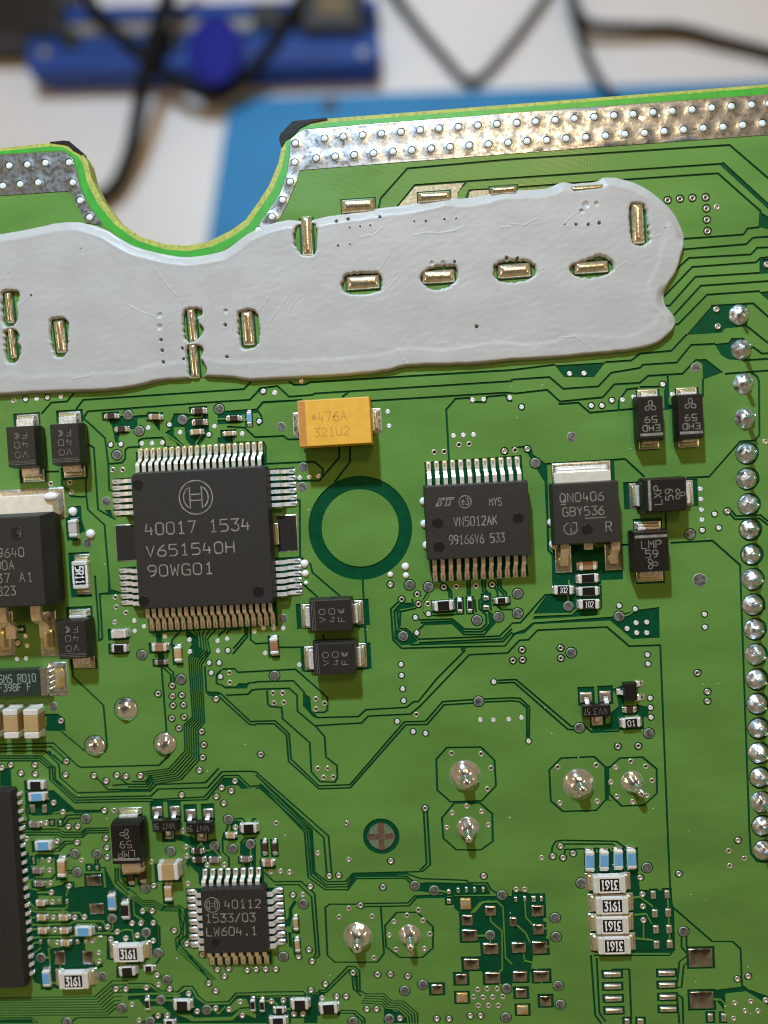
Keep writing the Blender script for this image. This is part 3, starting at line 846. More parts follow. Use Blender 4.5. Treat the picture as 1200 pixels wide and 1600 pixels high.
SMALL_ROWS = (
 ('i', [('dark', 197, 240, 18, 9, 'tiny dark resistor nearest the sealant at the outer end above the large chip'), ('dark', 295, 362, 18, 9, 'tiny dark resistor just below the outermost one above the large chip'),
        ('brown', 612, 247, 18, 9, 'tiny reddish capacitor above the large chip between two test pads'), ('dark', 1020, 190, 20, 10, 'tiny dark resistor, top of the three stacked above the large chip'),
        ('dark', 1025, 297, 19, 10, 'tiny dark resistor, middle of the three stacked above the large chip'), ('tan', 997, 388, 17, 9, 'tiny tan capacitor, bottom of the three stacked above the large chip')]),
 ('j', [('dark', 150, 318, 19, 9, 'tiny dark resistor lying next to the tiny blue upright one'), ('blue', 293, 318, 8, 19, 'tiny blue upright resistor between the large chip and the yellow capacitor'), ('tan', 103, 463, 16, 8, 'tiny tan capacitor just above the end of the top pin row of the large chip')]),
 ('G', [('pale', 338, 678, 14, 27, 'pale upright capacitor between two white silicone dots')]),
 ('g', [('pale', 1108, 545, 24, 14, 'pale flat capacitor directly above a black resistor beside the large chip'), ('black', 1113, 680, 24, 13, 'black resistor directly below a pale capacitor beside the large chip')]),
 ('h', [('brown', 290, 432, 23, 13, 'reddish brown capacitor lying under the bottom pin row of the large chip'), ('tan', 463, 495, 12, 24, 'light brown upright capacitor under the bottom pin row of the large chip'), ('dark', 305, 572, 16, 8, 'tiny dark resistor at the head of a single vertical trace')]),
 ('K', [('brown', 83, 330, 13, 26, 'brown upright capacitor beside the pair of VO 40 F diodes')]),
 ('k', [('black', 558, 520, 28, 16, 'wide black resistor below the two-row chip'), ('black', 712, 518, 8, 18, 'slim upright black resistor next to the wide one below the two-row chip'), ('black', 805, 512, 8, 19, 'slim upright black resistor wired straight to a pin of the two-row chip'),
        ('black', 1103, 472, 18, 10, 'small black resistor below the last pins of the two-row chip')]),
 ('I', [('brown', 357, 853, 26, 13, 'brown capacitor between the legs of the tabbed transistor'), ('black', 357, 912, 30, 14, 'plain black resistor directly under the brown capacitor'), ('black', 360, 972, 30, 14, 'plain black resistor directly above the stacked one printed 102')]),
 ('L', [('dark', 553, 628, 16, 10, 'tiny black resistor between the tiny upright transistor and the one printed 01')]),
 ('a', [('black', 330, 165, 27, 14, 'black resistor directly above a blue one near the long black chip'), ('blue', 340, 275, 27, 14, 'blue resistor directly under a black one near the long black chip'), ('grey', 318, 535, 16, 10, 'tiny mauve capacitor highest beside the long black chip'),
        ('blue', 400, 735, 27, 15, 'blue resistor lying between the diode and the long black chip'), ('tan', 568, 945, 13, 29, 'light brown upright capacitor between two round test pads'), ('grey', 345, 970, 14, 9, 'tiny mauve capacitor, upper of the close pair beside the long black chip'),
        ('grey', 360, 1092, 14, 9, 'tiny mauve capacitor, lower of the close pair beside the long black chip')]),
 ('c', [('tan', 375, 75, 14, 9, 'tiny tan capacitor, highest of the six tan ones beside the long black chip'), ('tan', 385, 212, 14, 9, 'tiny tan capacitor, inner one of the upper pair beside the long black chip'), ('tan', 590, 212, 14, 9, 'tiny tan capacitor, outer one of the upper pair'),
        ('tan', 393, 335, 14, 9, 'tiny tan capacitor, inner one of the lower pair beside the long black chip'), ('tan', 598, 335, 14, 9, 'tiny tan capacitor next to the lying blue resistor'), ('tan', 605, 450, 14, 9, 'tiny tan capacitor right above a square bronze pad'),
        ('blue', 1042, 65, 13, 25, 'blue upright resistor next to a black upright one'), ('blue', 778, 340, 27, 15, 'blue lying resistor among the tan capacitors'), ('blue', 428, 780, 13, 26, 'blue upright resistor at the corner of the long black chip')]),
 ('M', [('black', 585, 670, 13, 27, 'black upright resistor next to a blue upright one'), ('black', 595, 957, 26, 15, 'black resistor right under a 3161 resistor'), ('black', 1165, 285, 25, 15, 'black resistor above the small square chip, beside a tan capacitor')]),
 ('d', [('black', 190, 685, 15, 10, 'tiny black resistor with white ends on its own green patch'), ('black', 178, 1020, 8, 18, 'slim upright black resistor farthest from the small square chip in the bottom row'), ('black', 505, 1032, 27, 16, 'black resistor in the bottom row under the small square chip'),
        ('black', 385, 1195, 15, 9, 'tiny black resistor half cut by the bottom of the picture'), ('black', 1168, 1030, 8, 18, 'slim upright black resistor in the bottom row, first of two neighbours')]),
 ('e', [('black', 55, 1035, 8, 18, 'slim upright black resistor in the bottom row, second of two neighbours'), ('black', 215, 1080, 15, 10, 'tiny black resistor above the bottom picture edge among vias'), ('black', 410, 1025, 27, 16, 'black resistor in the bottom row, before the one by the bundle of traces'),
        ('black', 680, 1065, 28, 16, 'black resistor in the bottom row beside the bundle of traces'), ('black', 205, 1185, 26, 14, 'black resistor cut by the bottom of the picture'), ('tan', 370, 268, 8, 20, 'slim tan upright capacitor, upper of two beside the small square chip'), ('tan', 385, 472, 8, 20, 'slim tan upright capacitor, lower of two beside the small square chip')]),
 ('b', [('tan', 960, 640, 14, 9, 'tiny tan capacitor between two round test pads above the small square chip'), ('dark', 648, 785, 15, 9, 'tiny dark resistor, upper of two stacked under a tiny transistor'), ('dark', 660, 867, 17, 9, 'tiny dark resistor, lower of two stacked under a tiny transistor'),
        ('grey', 810, 867, 14, 9, 'tiny mauve capacitor above the first pins of the small square chip'), ('grey', 1100, 862, 14, 9, 'tiny mauve capacitor above the last pins of the small square chip'), ('tan', 372, 980, 33, 27, 'largest brown capacitor, beside the upside-down LMP diode'), ('dark', 130, 1012, 10, 21, 'tiny dark upright resistor tucked under the upside-down LMP diode, nearer the largest brown capacitor'), ('dark', 22, 1030, 9, 20, 'tiny dark upright resistor tucked under the upside-down LMP diode, nearer the bronze pads'), ('tan', 372, 1180, 12, 25, 'light brown upright capacitor hanging below the largest brown capacitor')]),
 ('N', [('dark', 40, 375, 8, 20, 'slim grey upright resistor above the small square chip, first of a pair'), ('dark', 87, 375, 8, 20, 'slim grey upright resistor above the small square chip, second of a pair'), ('brown', 55, 450, 16, 11, 'small brown capacitor at the top corner of the small square chip')]),
 ('O', [('blue', 367, 440, 14, 31, 'blue upright resistor, first of the four above the 3161 stack'), ('blue', 434, 437, 14, 30, 'blue upright resistor, second of the four above the 3161 stack'), ('blue', 501, 432, 14, 30, 'blue upright resistor, third of the four above the 3161 stack'), ('blue', 563, 430, 14, 30, 'blue upright resistor, last of the four above the 3161 stack')]))
SMALL = [(kd, TILES[t_][0] + x / TILES[t_][2], TILES[t_][1] + y / TILES[t_][2], w, h, lab) for t_, rows in SMALL_ROWS for kd, x, y, w, h, lab in rows]
# reflowed empty pads: centre, width, height in pixels of the photograph
PADS = []
def pads(tile, s, m='padbronze'):
    ox, oy, k = TILES[tile]
    for t in s.split():
        x, y, w, h = (float(q) for q in t.split(','))
        PADS.append((ox + x / k, oy + y / k, w / k, h / k, m))
pads('f', '780,228,110,100 803,370,150,115 998,140,105,95 1000,495,150,110 820,640,150,110 725,780,115,100 1020,768,150,110 497,875,115,95')
pads('f', '765,75,100,110 732,955,110,95', 'flux')
pads('O', '5,720,35,45 120,670,60,55 125,757,55,50 32,842,70,50 130,842,72,60 38,978,70,50 138,977,75,55 43,1055,55,45 158,1093,55,50 885,890,110,90 890,1088,110,85')
pads('O', '50,1135,55,45', 'flux')
pads('O', '663,595,25,40 727,592,25,40 670,682,27,40 733,678,27,40 675,757,27,40 737,755,27,40 678,829,27,40 740,826,27,40 470,968,80,25 472,1025,80,25 475,1082,80,25 478,1138,80,25 725,962,78,25 727,1018,78,25 730,1074,78,25 732,1131,78,25 540,1190,25,30 603,1190,30,30 930,1170,25,40 993,1170,25,40', 'gold')
pads('O', '18,615,16,28 60,612,16,28 102,613,22,30 138,612,16,28', 'tin_bright')
pads('a', '880,1055,150,105')
pads('c', '905,120,145,105 560,580,105,140 825,578,110,140')
pads('N', '905,580,18,24 948,573,14,28 987,570,14,28 1025,570,14,28 1065,570,14,28 905,625,20,24', 'tin_bright')
pads('M', '152,190,24,42 208,190,24,42', 'gold')
pads('a', '315,870,26,60 395,865,26,60 835,935,30,40 910,935,30,40 487,512,28,40 565,515,28,50', 'tin_bright')
pads('c', '552,50,28,50 628,50,28,50 380,430,30,46 455,430,26,46 727,430,34,46 805,430,34,46 935,305,34,36 940,385,46,30', 'gold')
pads('k', '957,445,56,46 960,535,60,46', 'tin_bright')
pads('g', '180,500,90,34', 'tin')

# ------------------------------------------------------------------ the board: one sheet cut by all of the layout above
SURF = []                                        # (ring of points in mm, level), later entries win
def ring_mm(pp): return to_mm(pp)
def disc(cx, cy, rpx, n=12):
    c = P(cx, cy); r = rpx * PXMM
    return [Vector((c.x + r * math.cos(2 * math.pi * (i + .5) / n), c.y + r * math.sin(2 * math.pi * (i + .5) / n))) for i in range(n)]
def stroke(pp, wpx, level):
    q = to_mm(pp); h = wpx * PXMM / 2
    for a, b in zip(q, q[1:]):
        d = b - a
        if d.length < 1e-4: continue
        d.normalize(); nn = Vector((-d.y, d.x)) * h; e = d * h * 0.42
        SURF.append(([a - e - nn, b + e - nn, b + e + nn, a - e + nn], level))
FARL, FARR, FARB = -150.0, 1320.0, 1730.0
tail = [(FARR, FARB), (FARL, FARB)]
LV_BARE, LV_EMASK, LV_CU, LV_GAP, LV_HOLE = 0, 1, 2, 3, 4
def clampx(pp): return [(max(FARL, min(FARR, x)), y) for x, y in pp]
board_ring = ring_mm(clampx(OUTLINE) + tail)
SURF.append((board_ring, LV_BARE))
SURF.append((ring_mm([(min(max(x, FARL + 3), FARR - 3), y) for x, y in MASKLN] + [(FARR - 3, FARB - 3), (FARL + 3, FARB - 3)]), LV_EMASK))
SURF.append((ring_mm([(min(max(x, FARL + 6), FARR - 6), y) for x, y in POURLN] + [(FARR - 6, FARB - 6), (FARL + 6, FARB - 6)]), LV_CU))
for s in DARKS: SURF.append((to_mm(pts_px(s)), LV_GAP))
big = (562.7, 825.0)
SURF.append((disc(*big, 81.5, 72), LV_GAP)); SURF.append((disc(*big, 60.5, 64), LV_CU))
FID = (595.7, 1307.0)
SURF.append((disc(*FID, 29, 40), LV_GAP))
for s in GAPS: stroke(pts_px(s), 3.3, LV_GAP)
for s, w in WIDE_GAPS: stroke(pts_px(s), w, LV_GAP)
for n, s0, s1 in BUNDLES:
    p0, p1 = pts_px(s0), pts_px(s1)
    for k in range(n):
        t = k / (n - 1)
        stroke([(a[0] + (b[0] - a[0]) * t, a[1] + (b[1] - a[1]) * t) for a, b in zip(p0, p1)], 2.6, LV_GAP)
def rect_ring(cx, cy, wpx, hpx, lv):
    c = P(cx, cy); w, h = wpx * PXMM / 2, hpx * PXMM / 2
    SURF.append(([Vector((c.x - w, c.y - h)), Vector((c.x + w, c.y - h)), Vector((c.x + w, c.y + h)), Vector((c.x - w, c.y + h))], lv))
for x, y, w, h, m in PADS:
    rect_ring(x, y, w + 7, h + 7, LV_GAP)
for _, x, y, w, h, _l in SMALL + [(0, 920.7, 944, 30, 15, 0), (0, 880.7, 922, 28, 14, 0), (0, 986.7, 1130, 28, 15, 0)]:
    rect_ring(x, y + .5, w + (10 if w > h else 5), h + (10 if h > w else 5), LV_GAP)
for x, y, w, h in ((42, 655, 44, 20), (52, 744, 44, 20), (109, 650, 44, 20), (116, 740, 44, 20), (124, 958, 44, 22), (131, 1037, 44, 18), (474, 963, 22, 40), (563, 957, 28, 42), (481, 1029, 22, 40), (566, 1025, 28, 42),
                   (1012, 617, 36, 16), (1014, 694, 30, 18), (1073, 614, 36, 16), (1077, 690, 28, 18), (991, 774, 32, 42), (1077, 770, 26, 42), (1012, 822, 44, 24), (1016, 902, 44, 20), (204, 1276, 40, 24), (208, 1360, 40, 24),
                   (911, 738, 96, 34), (880, 885, 30, 52), (955, 880, 34, 52), (125, 898, 34, 72), (245, 1267, 22, 30), (272.5, 1266, 22, 30), (263.5, 1306, 22, 22), (297.5, 1271, 22, 30), (325, 1270, 22, 30), (315, 1309, 22, 22),
                   (916, 1088, 26, 30), (946, 1086, 24, 30), (934, 1127, 24, 22)):
    rect_ring(x, y, w, h, LV_GAP)
for s in ('P212,706 412,693 415,735 214,748', 'P230,950 432,938 435,978 233,990', 'P176,748 205,746 208,805 178,807', 'P187,887 213,885 215,945 190,947', 'P415,733 460,730 464,790 418,793', 'P428,872 470,869 473,928 431,931',
          'P663,722 815,711 818,750 665,762', 'P672,868 822,858 826,900 675,910', 'P314,1358 412,1356 413,1392 315,1394', 'P326,1488 424,1486 425,1506 327,1510', 'P290,1388 318,1388 324,1482 297,1482', 'P415,1387 443,1386 450,1475 420,1477'):
    SURF.append((to_mm(pts_px(s)), LV_GAP))
JOINTS = [(J[0], J[1], r) for J, r in zip(pts_px('J590,625 445,797 773,787 K980,935 N993,280 L312,975 563,965 N478,790 720,783'), (18.5, 16.5, 17.5, 23.5, 17, 23.5, 16.5, 22, 16.5))]
PINS = pts_px('F1070,485 1080,648 1090,808 1097,970 I1103,325 1105,445 1112,565 1118,682 1125,800 1130,915 L1133,135 1140,250 1145,368 1150,485 1153,600 1158,715 1160,830 1165,945 1170,1060 1176,1172 O1183,388')
for x, y in PINS[4:]: SURF.append((disc(x, y, 18, 20), LV_GAP))
for x, y, r in JOINTS[:3]: SURF.append((disc(x, y, r + 1.8, 24), LV_GAP))
VIA = []
for line in VIAS:
    head, body = line.split(' ', 1); t, kind = head.split(':')
    VIA += [(x, y, kind) for x, y in pts_px(' '.join(t + q if i == 0 else q for i, q in enumerate(body.split())))]
VR = {'d': 4.7, 'f': 4.6, 'w': 3.7, 't': 7.6}
for x, y, k in VIA:
    if k.isupper(): SURF.append((disc(x, y, VR[k.lower()] + 2.1, 14), LV_GAP))
for s, w in TRACES: stroke(pts_px(s), w, LV_CU)
for s in PATCHES: SURF.append((to_mm(pts_px(s)), LV_CU))
for x, y, k in VIA:
    if k.lower() in 'df': SURF.append((disc(x, y, 2.3, 10), LV_HOLE))
for x, y in EDGE_HOLES: SURF.append((disc(x, y, 6.0, 14), LV_HOLE))
# pads under the sealant openings and parts stand in dark clearance
def build_board():
    V, F = [], []
    for ring, lv in SURF:
        area2 = sum(a.x * b.y - b.x * a.y for a, b in zip(ring, ring[1:] + ring[:1]))
        k = len(V); V += ring
        idx = list(range(k, k + len(ring)))
        F.append(idx if area2 > 0 else idx[::-1])
    vc, ed, fc, ov, oe, of = delaunay_2d_cdt(V, [], F, 1, 1e-4, True)
    Z = {LV_BARE: -0.03, LV_EMASK: -0.015, LV_CU: 0.05, LV_GAP: -0.06}
    MI = {LV_BARE: 3, LV_EMASK: 2, LV_CU: 0, LV_GAP: 1}
    vid, verts, faces, mi, edge = {}, [], [], [], {}
    def vert(i, z):
        key = (i, z)
        if key not in vid:
            vid[key] = len(verts); verts.append((vc[i].x, vc[i].y, z))
        return vid[key]
    for f, src in zip(fc, of):
        if not src: continue
        lv = SURF[max(src)][1]
        for a, b in zip(f, f[1:] + f[:1]): edge[(a, b)] = lv
        if lv == LV_HOLE: continue
        z = Z[lv] - 0.05
        faces.append(tuple(vert(i, z) for i in f)); mi.append(MI[lv])
    for (a, b), lv in edge.items():
        if lv == LV_HOLE: continue
        o = edge.get((b, a)); z = Z[lv] - 0.05
        if o is None:                                            # outer edge of the board
            faces.append((vert(b, z), vert(a, z), vert(a, -1.6), vert(b, -1.6))); mi.append(3)
        elif o != LV_HOLE and Z[o] < Z[lv]:
            zo = Z[o] - 0.05
            faces.append((vert(b, z), vert(a, z), vert(a, zo), vert(b, zo))); mi.append(MI[lv] if lv != LV_CU else 0)
    # underside
    k = len(verts); verts += [(p.x, p.y, -1.6) for p in board_ring]
    faces.append(tuple(range(k, k + len(board_ring)))[::-1]); mi.append(4)
    return mesh_obj('circuit_board', verts, faces, None, slots=[M['pour'], M['gap'], M['edge_mask'], M['laminate'], M['core']], mi=mi)
board = build_board()
tag(board, 'green engine control circuit board with a half-round notch in its upper edge', 'circuit board')

# ------------------------------------------------------------------ parts of the board
def poly_part(name, pp, z0, z1, m, bev=0.0):
    q = to_mm(pp)
    if sum(a.x * b.y - b.x * a.y for a, b in zip(q, q[1:] + q[:1])) < 0: q = q[::-1]
    mb = MB(); mb.rings([[(p.x, p.y, z0) for p in q], [(p.x, p.y, z1) for p in q]], False, True)
    return mb.build(name, m, board)

def holed_strip(name, pp, m, z):
    """Tinned strip: a sheet with the plated holes cut out of it and raised solder collars round them."""
    ring = to_mm(pp); V = list(ring); F = [list(range(len(ring)))]
    if sum(a.x * b.y - b.x * a.y for a, b in zip(ring, ring[1:] + ring[:1])) < 0: F[0] = F[0][::-1]
    for x, y in EDGE_HOLES:
        for r in (6.4, 9.5):
            k = len(V); d = disc(x, y, r, 14); V += d; F.append(list(range(k, k + 14)))
    xs = [p.x for p in ring]; ys = [p.y for p in ring]
    gx = min(xs)
    while gx < max(xs):                                          # lumps in the tin
        gy = min(ys)
        while gy < max(ys):
            V.append(Vector((gx + random.uniform(-.25, .25), gy + random.uniform(-.25, .25)))); gy += 0.55
        gx += 0.55
    vc, ed, fc, ov, oe, of = delaunay_2d_cdt(V, [], F, 0, 1e-4, True)
    cen = [P(x, y) for x, y in EDGE_HOLES]
    zs = []
    for p in vc:
        d = min((p.x - c.x) ** 2 + (p.y - c.y) ** 2 for c in cen) ** .5 * 15.1
        collar = max(0.0, 1 - abs(d - 7.0) / 4.0)
        zs.append(z + 0.05 * collar + 0.016 * mnoise.noise(Vector((p.x * 1.1, p.y * 1.1, 2.0))))
    faces = [f for f, s in zip(fc, of) if 0 in s and not any(q > 0 and q % 2 == 1 for q in s)]
    return mesh_obj(name, [(p.x, p.y, h) for p, h in zip(vc, zs)], faces, m, board, smooth=True)
holed_strip('tinned_strip', STRIP_R, M['strip'], 0.05)
holed_strip('tinned_strip', STRIP_L, M['strip'], 0.05)

# plated through holes and vias
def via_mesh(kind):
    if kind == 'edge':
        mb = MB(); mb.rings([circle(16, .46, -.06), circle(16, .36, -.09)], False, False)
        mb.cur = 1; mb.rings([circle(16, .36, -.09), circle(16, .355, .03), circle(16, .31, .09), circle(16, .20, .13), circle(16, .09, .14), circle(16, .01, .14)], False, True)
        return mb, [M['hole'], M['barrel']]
    if kind == 'd':
        mb = MB()
        mb.rings([circle(12, .31, -.13), circle(12, .30, .022), circle(12, .20, .022), circle(12, .148, -.02), circle(12, .146, -.55)], False, False)
        mb.cur = 1; mb.rings([circle(12, .1465, -.55), circle(12, .01, -.55)], False, True)
        return mb, [M['viaring'], M['hole']]
    if kind == 'f':
        mb = MB()
        mb.rings([circle(12, .305, -.13), circle(12, .30, .026), circle(12, .20, .03), circle(12, .148, -.03), circle(12, .10, -.10)], False, False)
        mb.cur = 1; mb.rings([circle(12, .10, -.10), circle(12, .03, -.07)], False, True)
        return mb, [M['viaring'], M['viafill']]
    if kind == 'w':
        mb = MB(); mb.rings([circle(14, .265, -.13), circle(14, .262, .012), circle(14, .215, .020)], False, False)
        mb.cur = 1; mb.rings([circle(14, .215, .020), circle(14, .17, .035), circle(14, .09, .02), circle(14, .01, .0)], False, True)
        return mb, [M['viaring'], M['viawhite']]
    if kind == 't':
        mb = MB(); mb.rings([circle(20, .51, -.13), circle(20, .50, .012), circle(20, .44, .014)], False, False)
        mb.cur = 1; mb.rings([circle(20, .44, .014), circle(20, .36, .020), circle(20, .15, .004), circle(20, .05, .012)], False, True)
        return mb, [M['testring'], M['testpad']]
VM = {}
for kind in ('edge', 'd', 'f', 'w', 't'):
    mb, slots = via_mesh(kind)
    me = bpy.data.meshes.new('via'); me.from_pydata([tuple(v) for v in mb.v], [], mb.f)
    for s in slots: me.materials.append(s)
    me.polygons.foreach_set('material_index', mb.mi)
    me.polygons.foreach_set('use_smooth', [True] * len(mb.f)); me.update()
    VM[kind] = (me, mb, slots)
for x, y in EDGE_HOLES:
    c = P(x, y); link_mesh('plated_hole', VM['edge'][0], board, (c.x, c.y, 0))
order = sorted([v for v in VIA if v[2].lower() != 't'], key=lambda v: (v[2].islower(), v[2].lower() != 'w', v[1]))
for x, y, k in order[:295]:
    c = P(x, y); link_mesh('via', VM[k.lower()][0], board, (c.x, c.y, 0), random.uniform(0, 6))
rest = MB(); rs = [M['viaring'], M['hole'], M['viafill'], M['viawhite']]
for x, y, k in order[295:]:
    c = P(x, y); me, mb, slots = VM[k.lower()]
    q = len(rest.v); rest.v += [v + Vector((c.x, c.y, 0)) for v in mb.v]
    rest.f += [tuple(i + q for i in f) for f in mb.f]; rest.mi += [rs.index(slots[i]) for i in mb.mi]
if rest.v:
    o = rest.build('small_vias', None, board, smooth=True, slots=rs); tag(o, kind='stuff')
for x, y, k in VIA:
    if k.lower() == 't':
        c = P(x, y); link_mesh('test_pad', VM['t'][0], board, (c.x, c.y, 0), random.uniform(0, 6))
c = P(*pts_px('I880,920')[0]); o = link_mesh('test_pad', VM['t'][0], board, (c.x, c.y, 0)); o.scale = (1.45, 1.45, 1)

def pillow(w, d, h, seg=5, corner=.06, dish=0.0):
    """A low solder cushion on a rectangular pad."""
    mb = MB(); rings = []
    for k in range(seg + 1):
        t = k / seg; q = min(w, d) * .92 * t ** 1.25
        rings.append(rrect(w - q, d - q, corner * (1 - .8 * t), h * (1 - (1 - t) ** 1.9) - dish * t * t))
    mb.rings([rrect(w, d, corner, -.15)] + rings, False, True)
    return mb
PADC = {}
for x, y, w, h, m in PADS:
    key = (round(w), round(h), m)
    if key not in PADC:
        mb = pillow(key[0] * PXMM, key[1] * PXMM, 0.17 if max(w, h) > 14 else 0.13)
        me = bpy.data.meshes.new('solder_pad'); me.from_pydata([tuple(v) for v in mb.v], [], mb.f); me.materials.append(M[m])
        me.polygons.foreach_set('use_smooth', [True] * len(mb.f)); me.update(); PADC[key] = me
    c = P(x, y); link_mesh('solder_pad', PADC[key], board, (c.x, c.y, 0))

# fiducial mark with a cross
c = P(*FID); rF = 21 * PXMM
lathe([(rF, -.13), (rF * .99, .0), (rF * .5, .004), (.02, .004)], 32).build('fiducial_mark', M['fid_disc'], board, (c.x, c.y, 0))
mb = MB(); mb.box(-.30, -rF * 1.05, -.03, .30, rF * 1.05, .016); mb.box(-rF * 1.05, -.30, -.03, -.301, .30, .0165); mb.box(.301, -.30, -.03, rF * 1.05, .30, .0165)
mb.build('fiducial_cross', M['fid_cross'], board, (c.x, c.y, 0))

# soldered pins: a cone of solder climbing a pin that stands out of the board
def joint_mesh(r, tall, lean):
    mb = MB(); n = 28
    prof = [(1.05, -.22), (1.04, .01), (.97, .10), (.88, .26), (.76, .50), (.59, .74), (.38, .90), (.18, .98), (.02, 1.0)]
    rings = []
    for q, (pr, pz) in enumerate(prof):
        ring = []
        for i in range(n):
            a = 2 * math.pi * i / n
            wob = 1 + (.09 * math.sin(3 * a + r * 9 + pz * 2) + .07 * math.sin(5 * a + 3.3 * r - pz * 3) + .05 * math.sin(8 * a + pz * 5)) * min(1, pz * 2.0 if pz > 0 else 0)
            wob *= 1 + .09 * pz * mnoise.noise(Vector((math.cos(a) * 1.6 + r * 7, math.sin(a) * 1.6, pz * 2 + tall * 9)))
            ring.append((r * pr * wob * math.cos(a) + lean[0] * pz, r * pr * wob * math.sin(a) + lean[1] * pz, tall * pz))
        rings.append(ring)
    mb.rings(rings, False, True)
    return mb
def pin_mesh(r, z0, z1, lean):
    mb = MB()
    mb.rings([circle(14, r, z0), circle(14, r * .98, z0 + (z1 - z0) * .55, lean[0] * .5, lean[1] * .5), circle(14, r * .90, z0 + (z1 - z0) * .80, lean[0] * .85, lean[1] * .85),
              circle(14, r * .65, z0 + (z1 - z0) * .94, lean[0], lean[1]), circle(14, .02, z1, lean[0], lean[1])], False, True)
    return mb
for k, (x, y, r) in enumerate(JOINTS):
    c = P(x, y); R_ = r * PXMM
    big_j = r > 20
    lean = ((-.10, .12), (.05, .10), (-.08, -.12), (.05, -.15), (.0, -.30), (.10, -.05), (.30, -.35), (.0, -.25), (.05, -.25))[k]
    tall = R_ * (.62 if k < 3 else .58)
    j = joint_mesh(R_, tall, lean).build('solder_joint', M['tin_bright'], board, (c.x, c.y, 0), smooth=True)
    if k > 2:
        pin_mesh(R_ * (.40 if big_j else .42), tall * .3, tall + (.75 if big_j else .95), (lean[0] * 1.2, lean[1] * 1.2)).build('pin', M['tin_bright'], j, (lean[0] * .8, lean[1] * .8, 0), smooth=True)
        o = lathe([(R_ * 1.06, -.13), (R_ * 1.05, .02), (R_ * .98, .03)], 28); o.f.pop(); o.mi.pop()
        o.build('pad_ring', M['testring'], j)
pjm = []
for v in range(5):
    jm = joint_mesh((14.6 + .25 * v) * PXMM,   .60 + .05 * v, ((.04, .0), (-.05, .06), (.08, -.05), (0, .08), (.06, .04))[v])
    pjm.append((jm, pin_mesh(.21 + .012 * v, .5, 1.75 + .12 * v, ((.0, .05), (.05, .0), (.03, .08), (-.03, .02), (.06, -.04))[v])))
pjd = [None] * 5
for k, (x, y) in enumerate(PINS):
    c = P(x - 1.5, y, 0.0); v = (k * 3 + k // 4) % 5
    if pjd[v] is None:
        j = pjm[v][0].build('solder_joint', M['solder'], board, (c.x, c.y, 0), smooth=True)
        p_ = pjm[v][1].build('pin', M['tin_bright'], j, (.05, .05, 0), smooth=True); pjd[v] = (j.data, p_.data)
    else:
        j = link_mesh('solder_joint', pjd[v][0], board, (c.x, c.y, 0)); link_mesh('pin', pjd[v][1], j, (.05, .05, 0))
    j.rotation_euler.z = random.uniform(-.6, .6); s_ = random.uniform(.95, 1.04); j.scale = (s_, s_, s_ * random.uniform(.92, 1.08))

# ink at the corners of the routed edge
for pp in ('B108,655 112,630 170,570 200,565 330,552 335,560 255,575 205,600 170,640 140,655 118,690', 'A232,666 300,659 325,662 388,715 383,724 345,705 318,680 295,675'):
    poly_part('edge_ink', pts_px(pp), -1.0, 0.03, M['ink'])

# ground-bare copper beside the sealant
for pp in ('B665,970 745,875 975,858 945,902 945,940 800,965', 'B1000,935 1000,900 1020,893 1130,888 1130,925'):
    poly_part('bare_copper_patch', pts_px(pp), -.02, 0.006, M['scratch'])

# specks of dust on the mask
du = MB()
for k in range(70):
    c = P(random.uniform(20, 1180), random.uniform(600, 1590)); a = random.uniform(0, 6.28); r = random.uniform(.025, .06); e = random.uniform(1, 2.6)
    du.rings([[(c.x + r * e * math.cos(q * 1.257) * math.cos(a) - r * math.sin(q * 1.257) * math.sin(a), c.y + r * e * math.cos(q * 1.257) * math.sin(a) + r * math.sin(q * 1.257) * math.cos(a), z) for q in range(5)] for z in (.001, .03)], False, True)
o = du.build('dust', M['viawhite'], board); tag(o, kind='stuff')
# ------------------------------------------------------------------ grey sealant
SEAL = pts_px('D-170,120 -60,112 0,108 120,88 250,60 340,50 420,62 500,90 570,132 630,165 720,190 830,212 900,214 980,203 1060,180 1130,130 1200,85 E60,62 150,42 240,45 B330,1015 470,995 590,975 680,965 800,945 880,925 950,930 1050,920 1150,895 C60,890 160,885 230,855 290,862 400,850 430,832 520,842 610,875 700,940 760,1005 800,1090 F805,150 790,210 765,290 732,340 712,390 718,440 758,490 765,530 728,585 665,628 560,655 400,672 200,690 0,702 E1000,720 720,730 600,755 400,775 200,785 0,795 D1150,793 1080,783 960,780 880,788 740,800 640,825 500,843 350,848 150,855 0,865 -60,867 -170,872')
OPEN = [pts_px(s) for s in (
 'D20,385 90,375 100,410 85,440 95,490 78,535 55,545 30,540 20,500',
 'D32,562 75,556 98,585 90,620 105,640 100,690 75,715 40,700 30,630',
 'D245,510 315,505 328,560 320,670 290,690 262,675 245,600',
 'D868,470 945,460 950,485 930,500 945,540 960,560 940,595 915,618 885,618 868,590',
 'D880,640 935,632 958,650 945,690 965,720 970,770 900,788 882,710',
 'D1125,475 1190,465 1215,500 1222,600 1200,640 1140,645 1120,560',
 'E190,70 270,55 290,110 280,200 245,215 210,205 180,150',
 'E405,330 430,300 560,290 595,320 590,370 560,385 480,395 420,385 400,360',
 'E775,300 830,265 930,260 948,300 930,340 860,372 800,360 770,330',
 'F-90,270 -50,240 60,235 105,260 110,300 60,330 -20,340 -80,320',
 'F270,260 330,240 410,210 465,240 475,275 440,300 370,318 300,310 268,290',
 'C550,965 600,960 625,985 635,1080 640,1130 600,1160 560,1140 545,1050')]
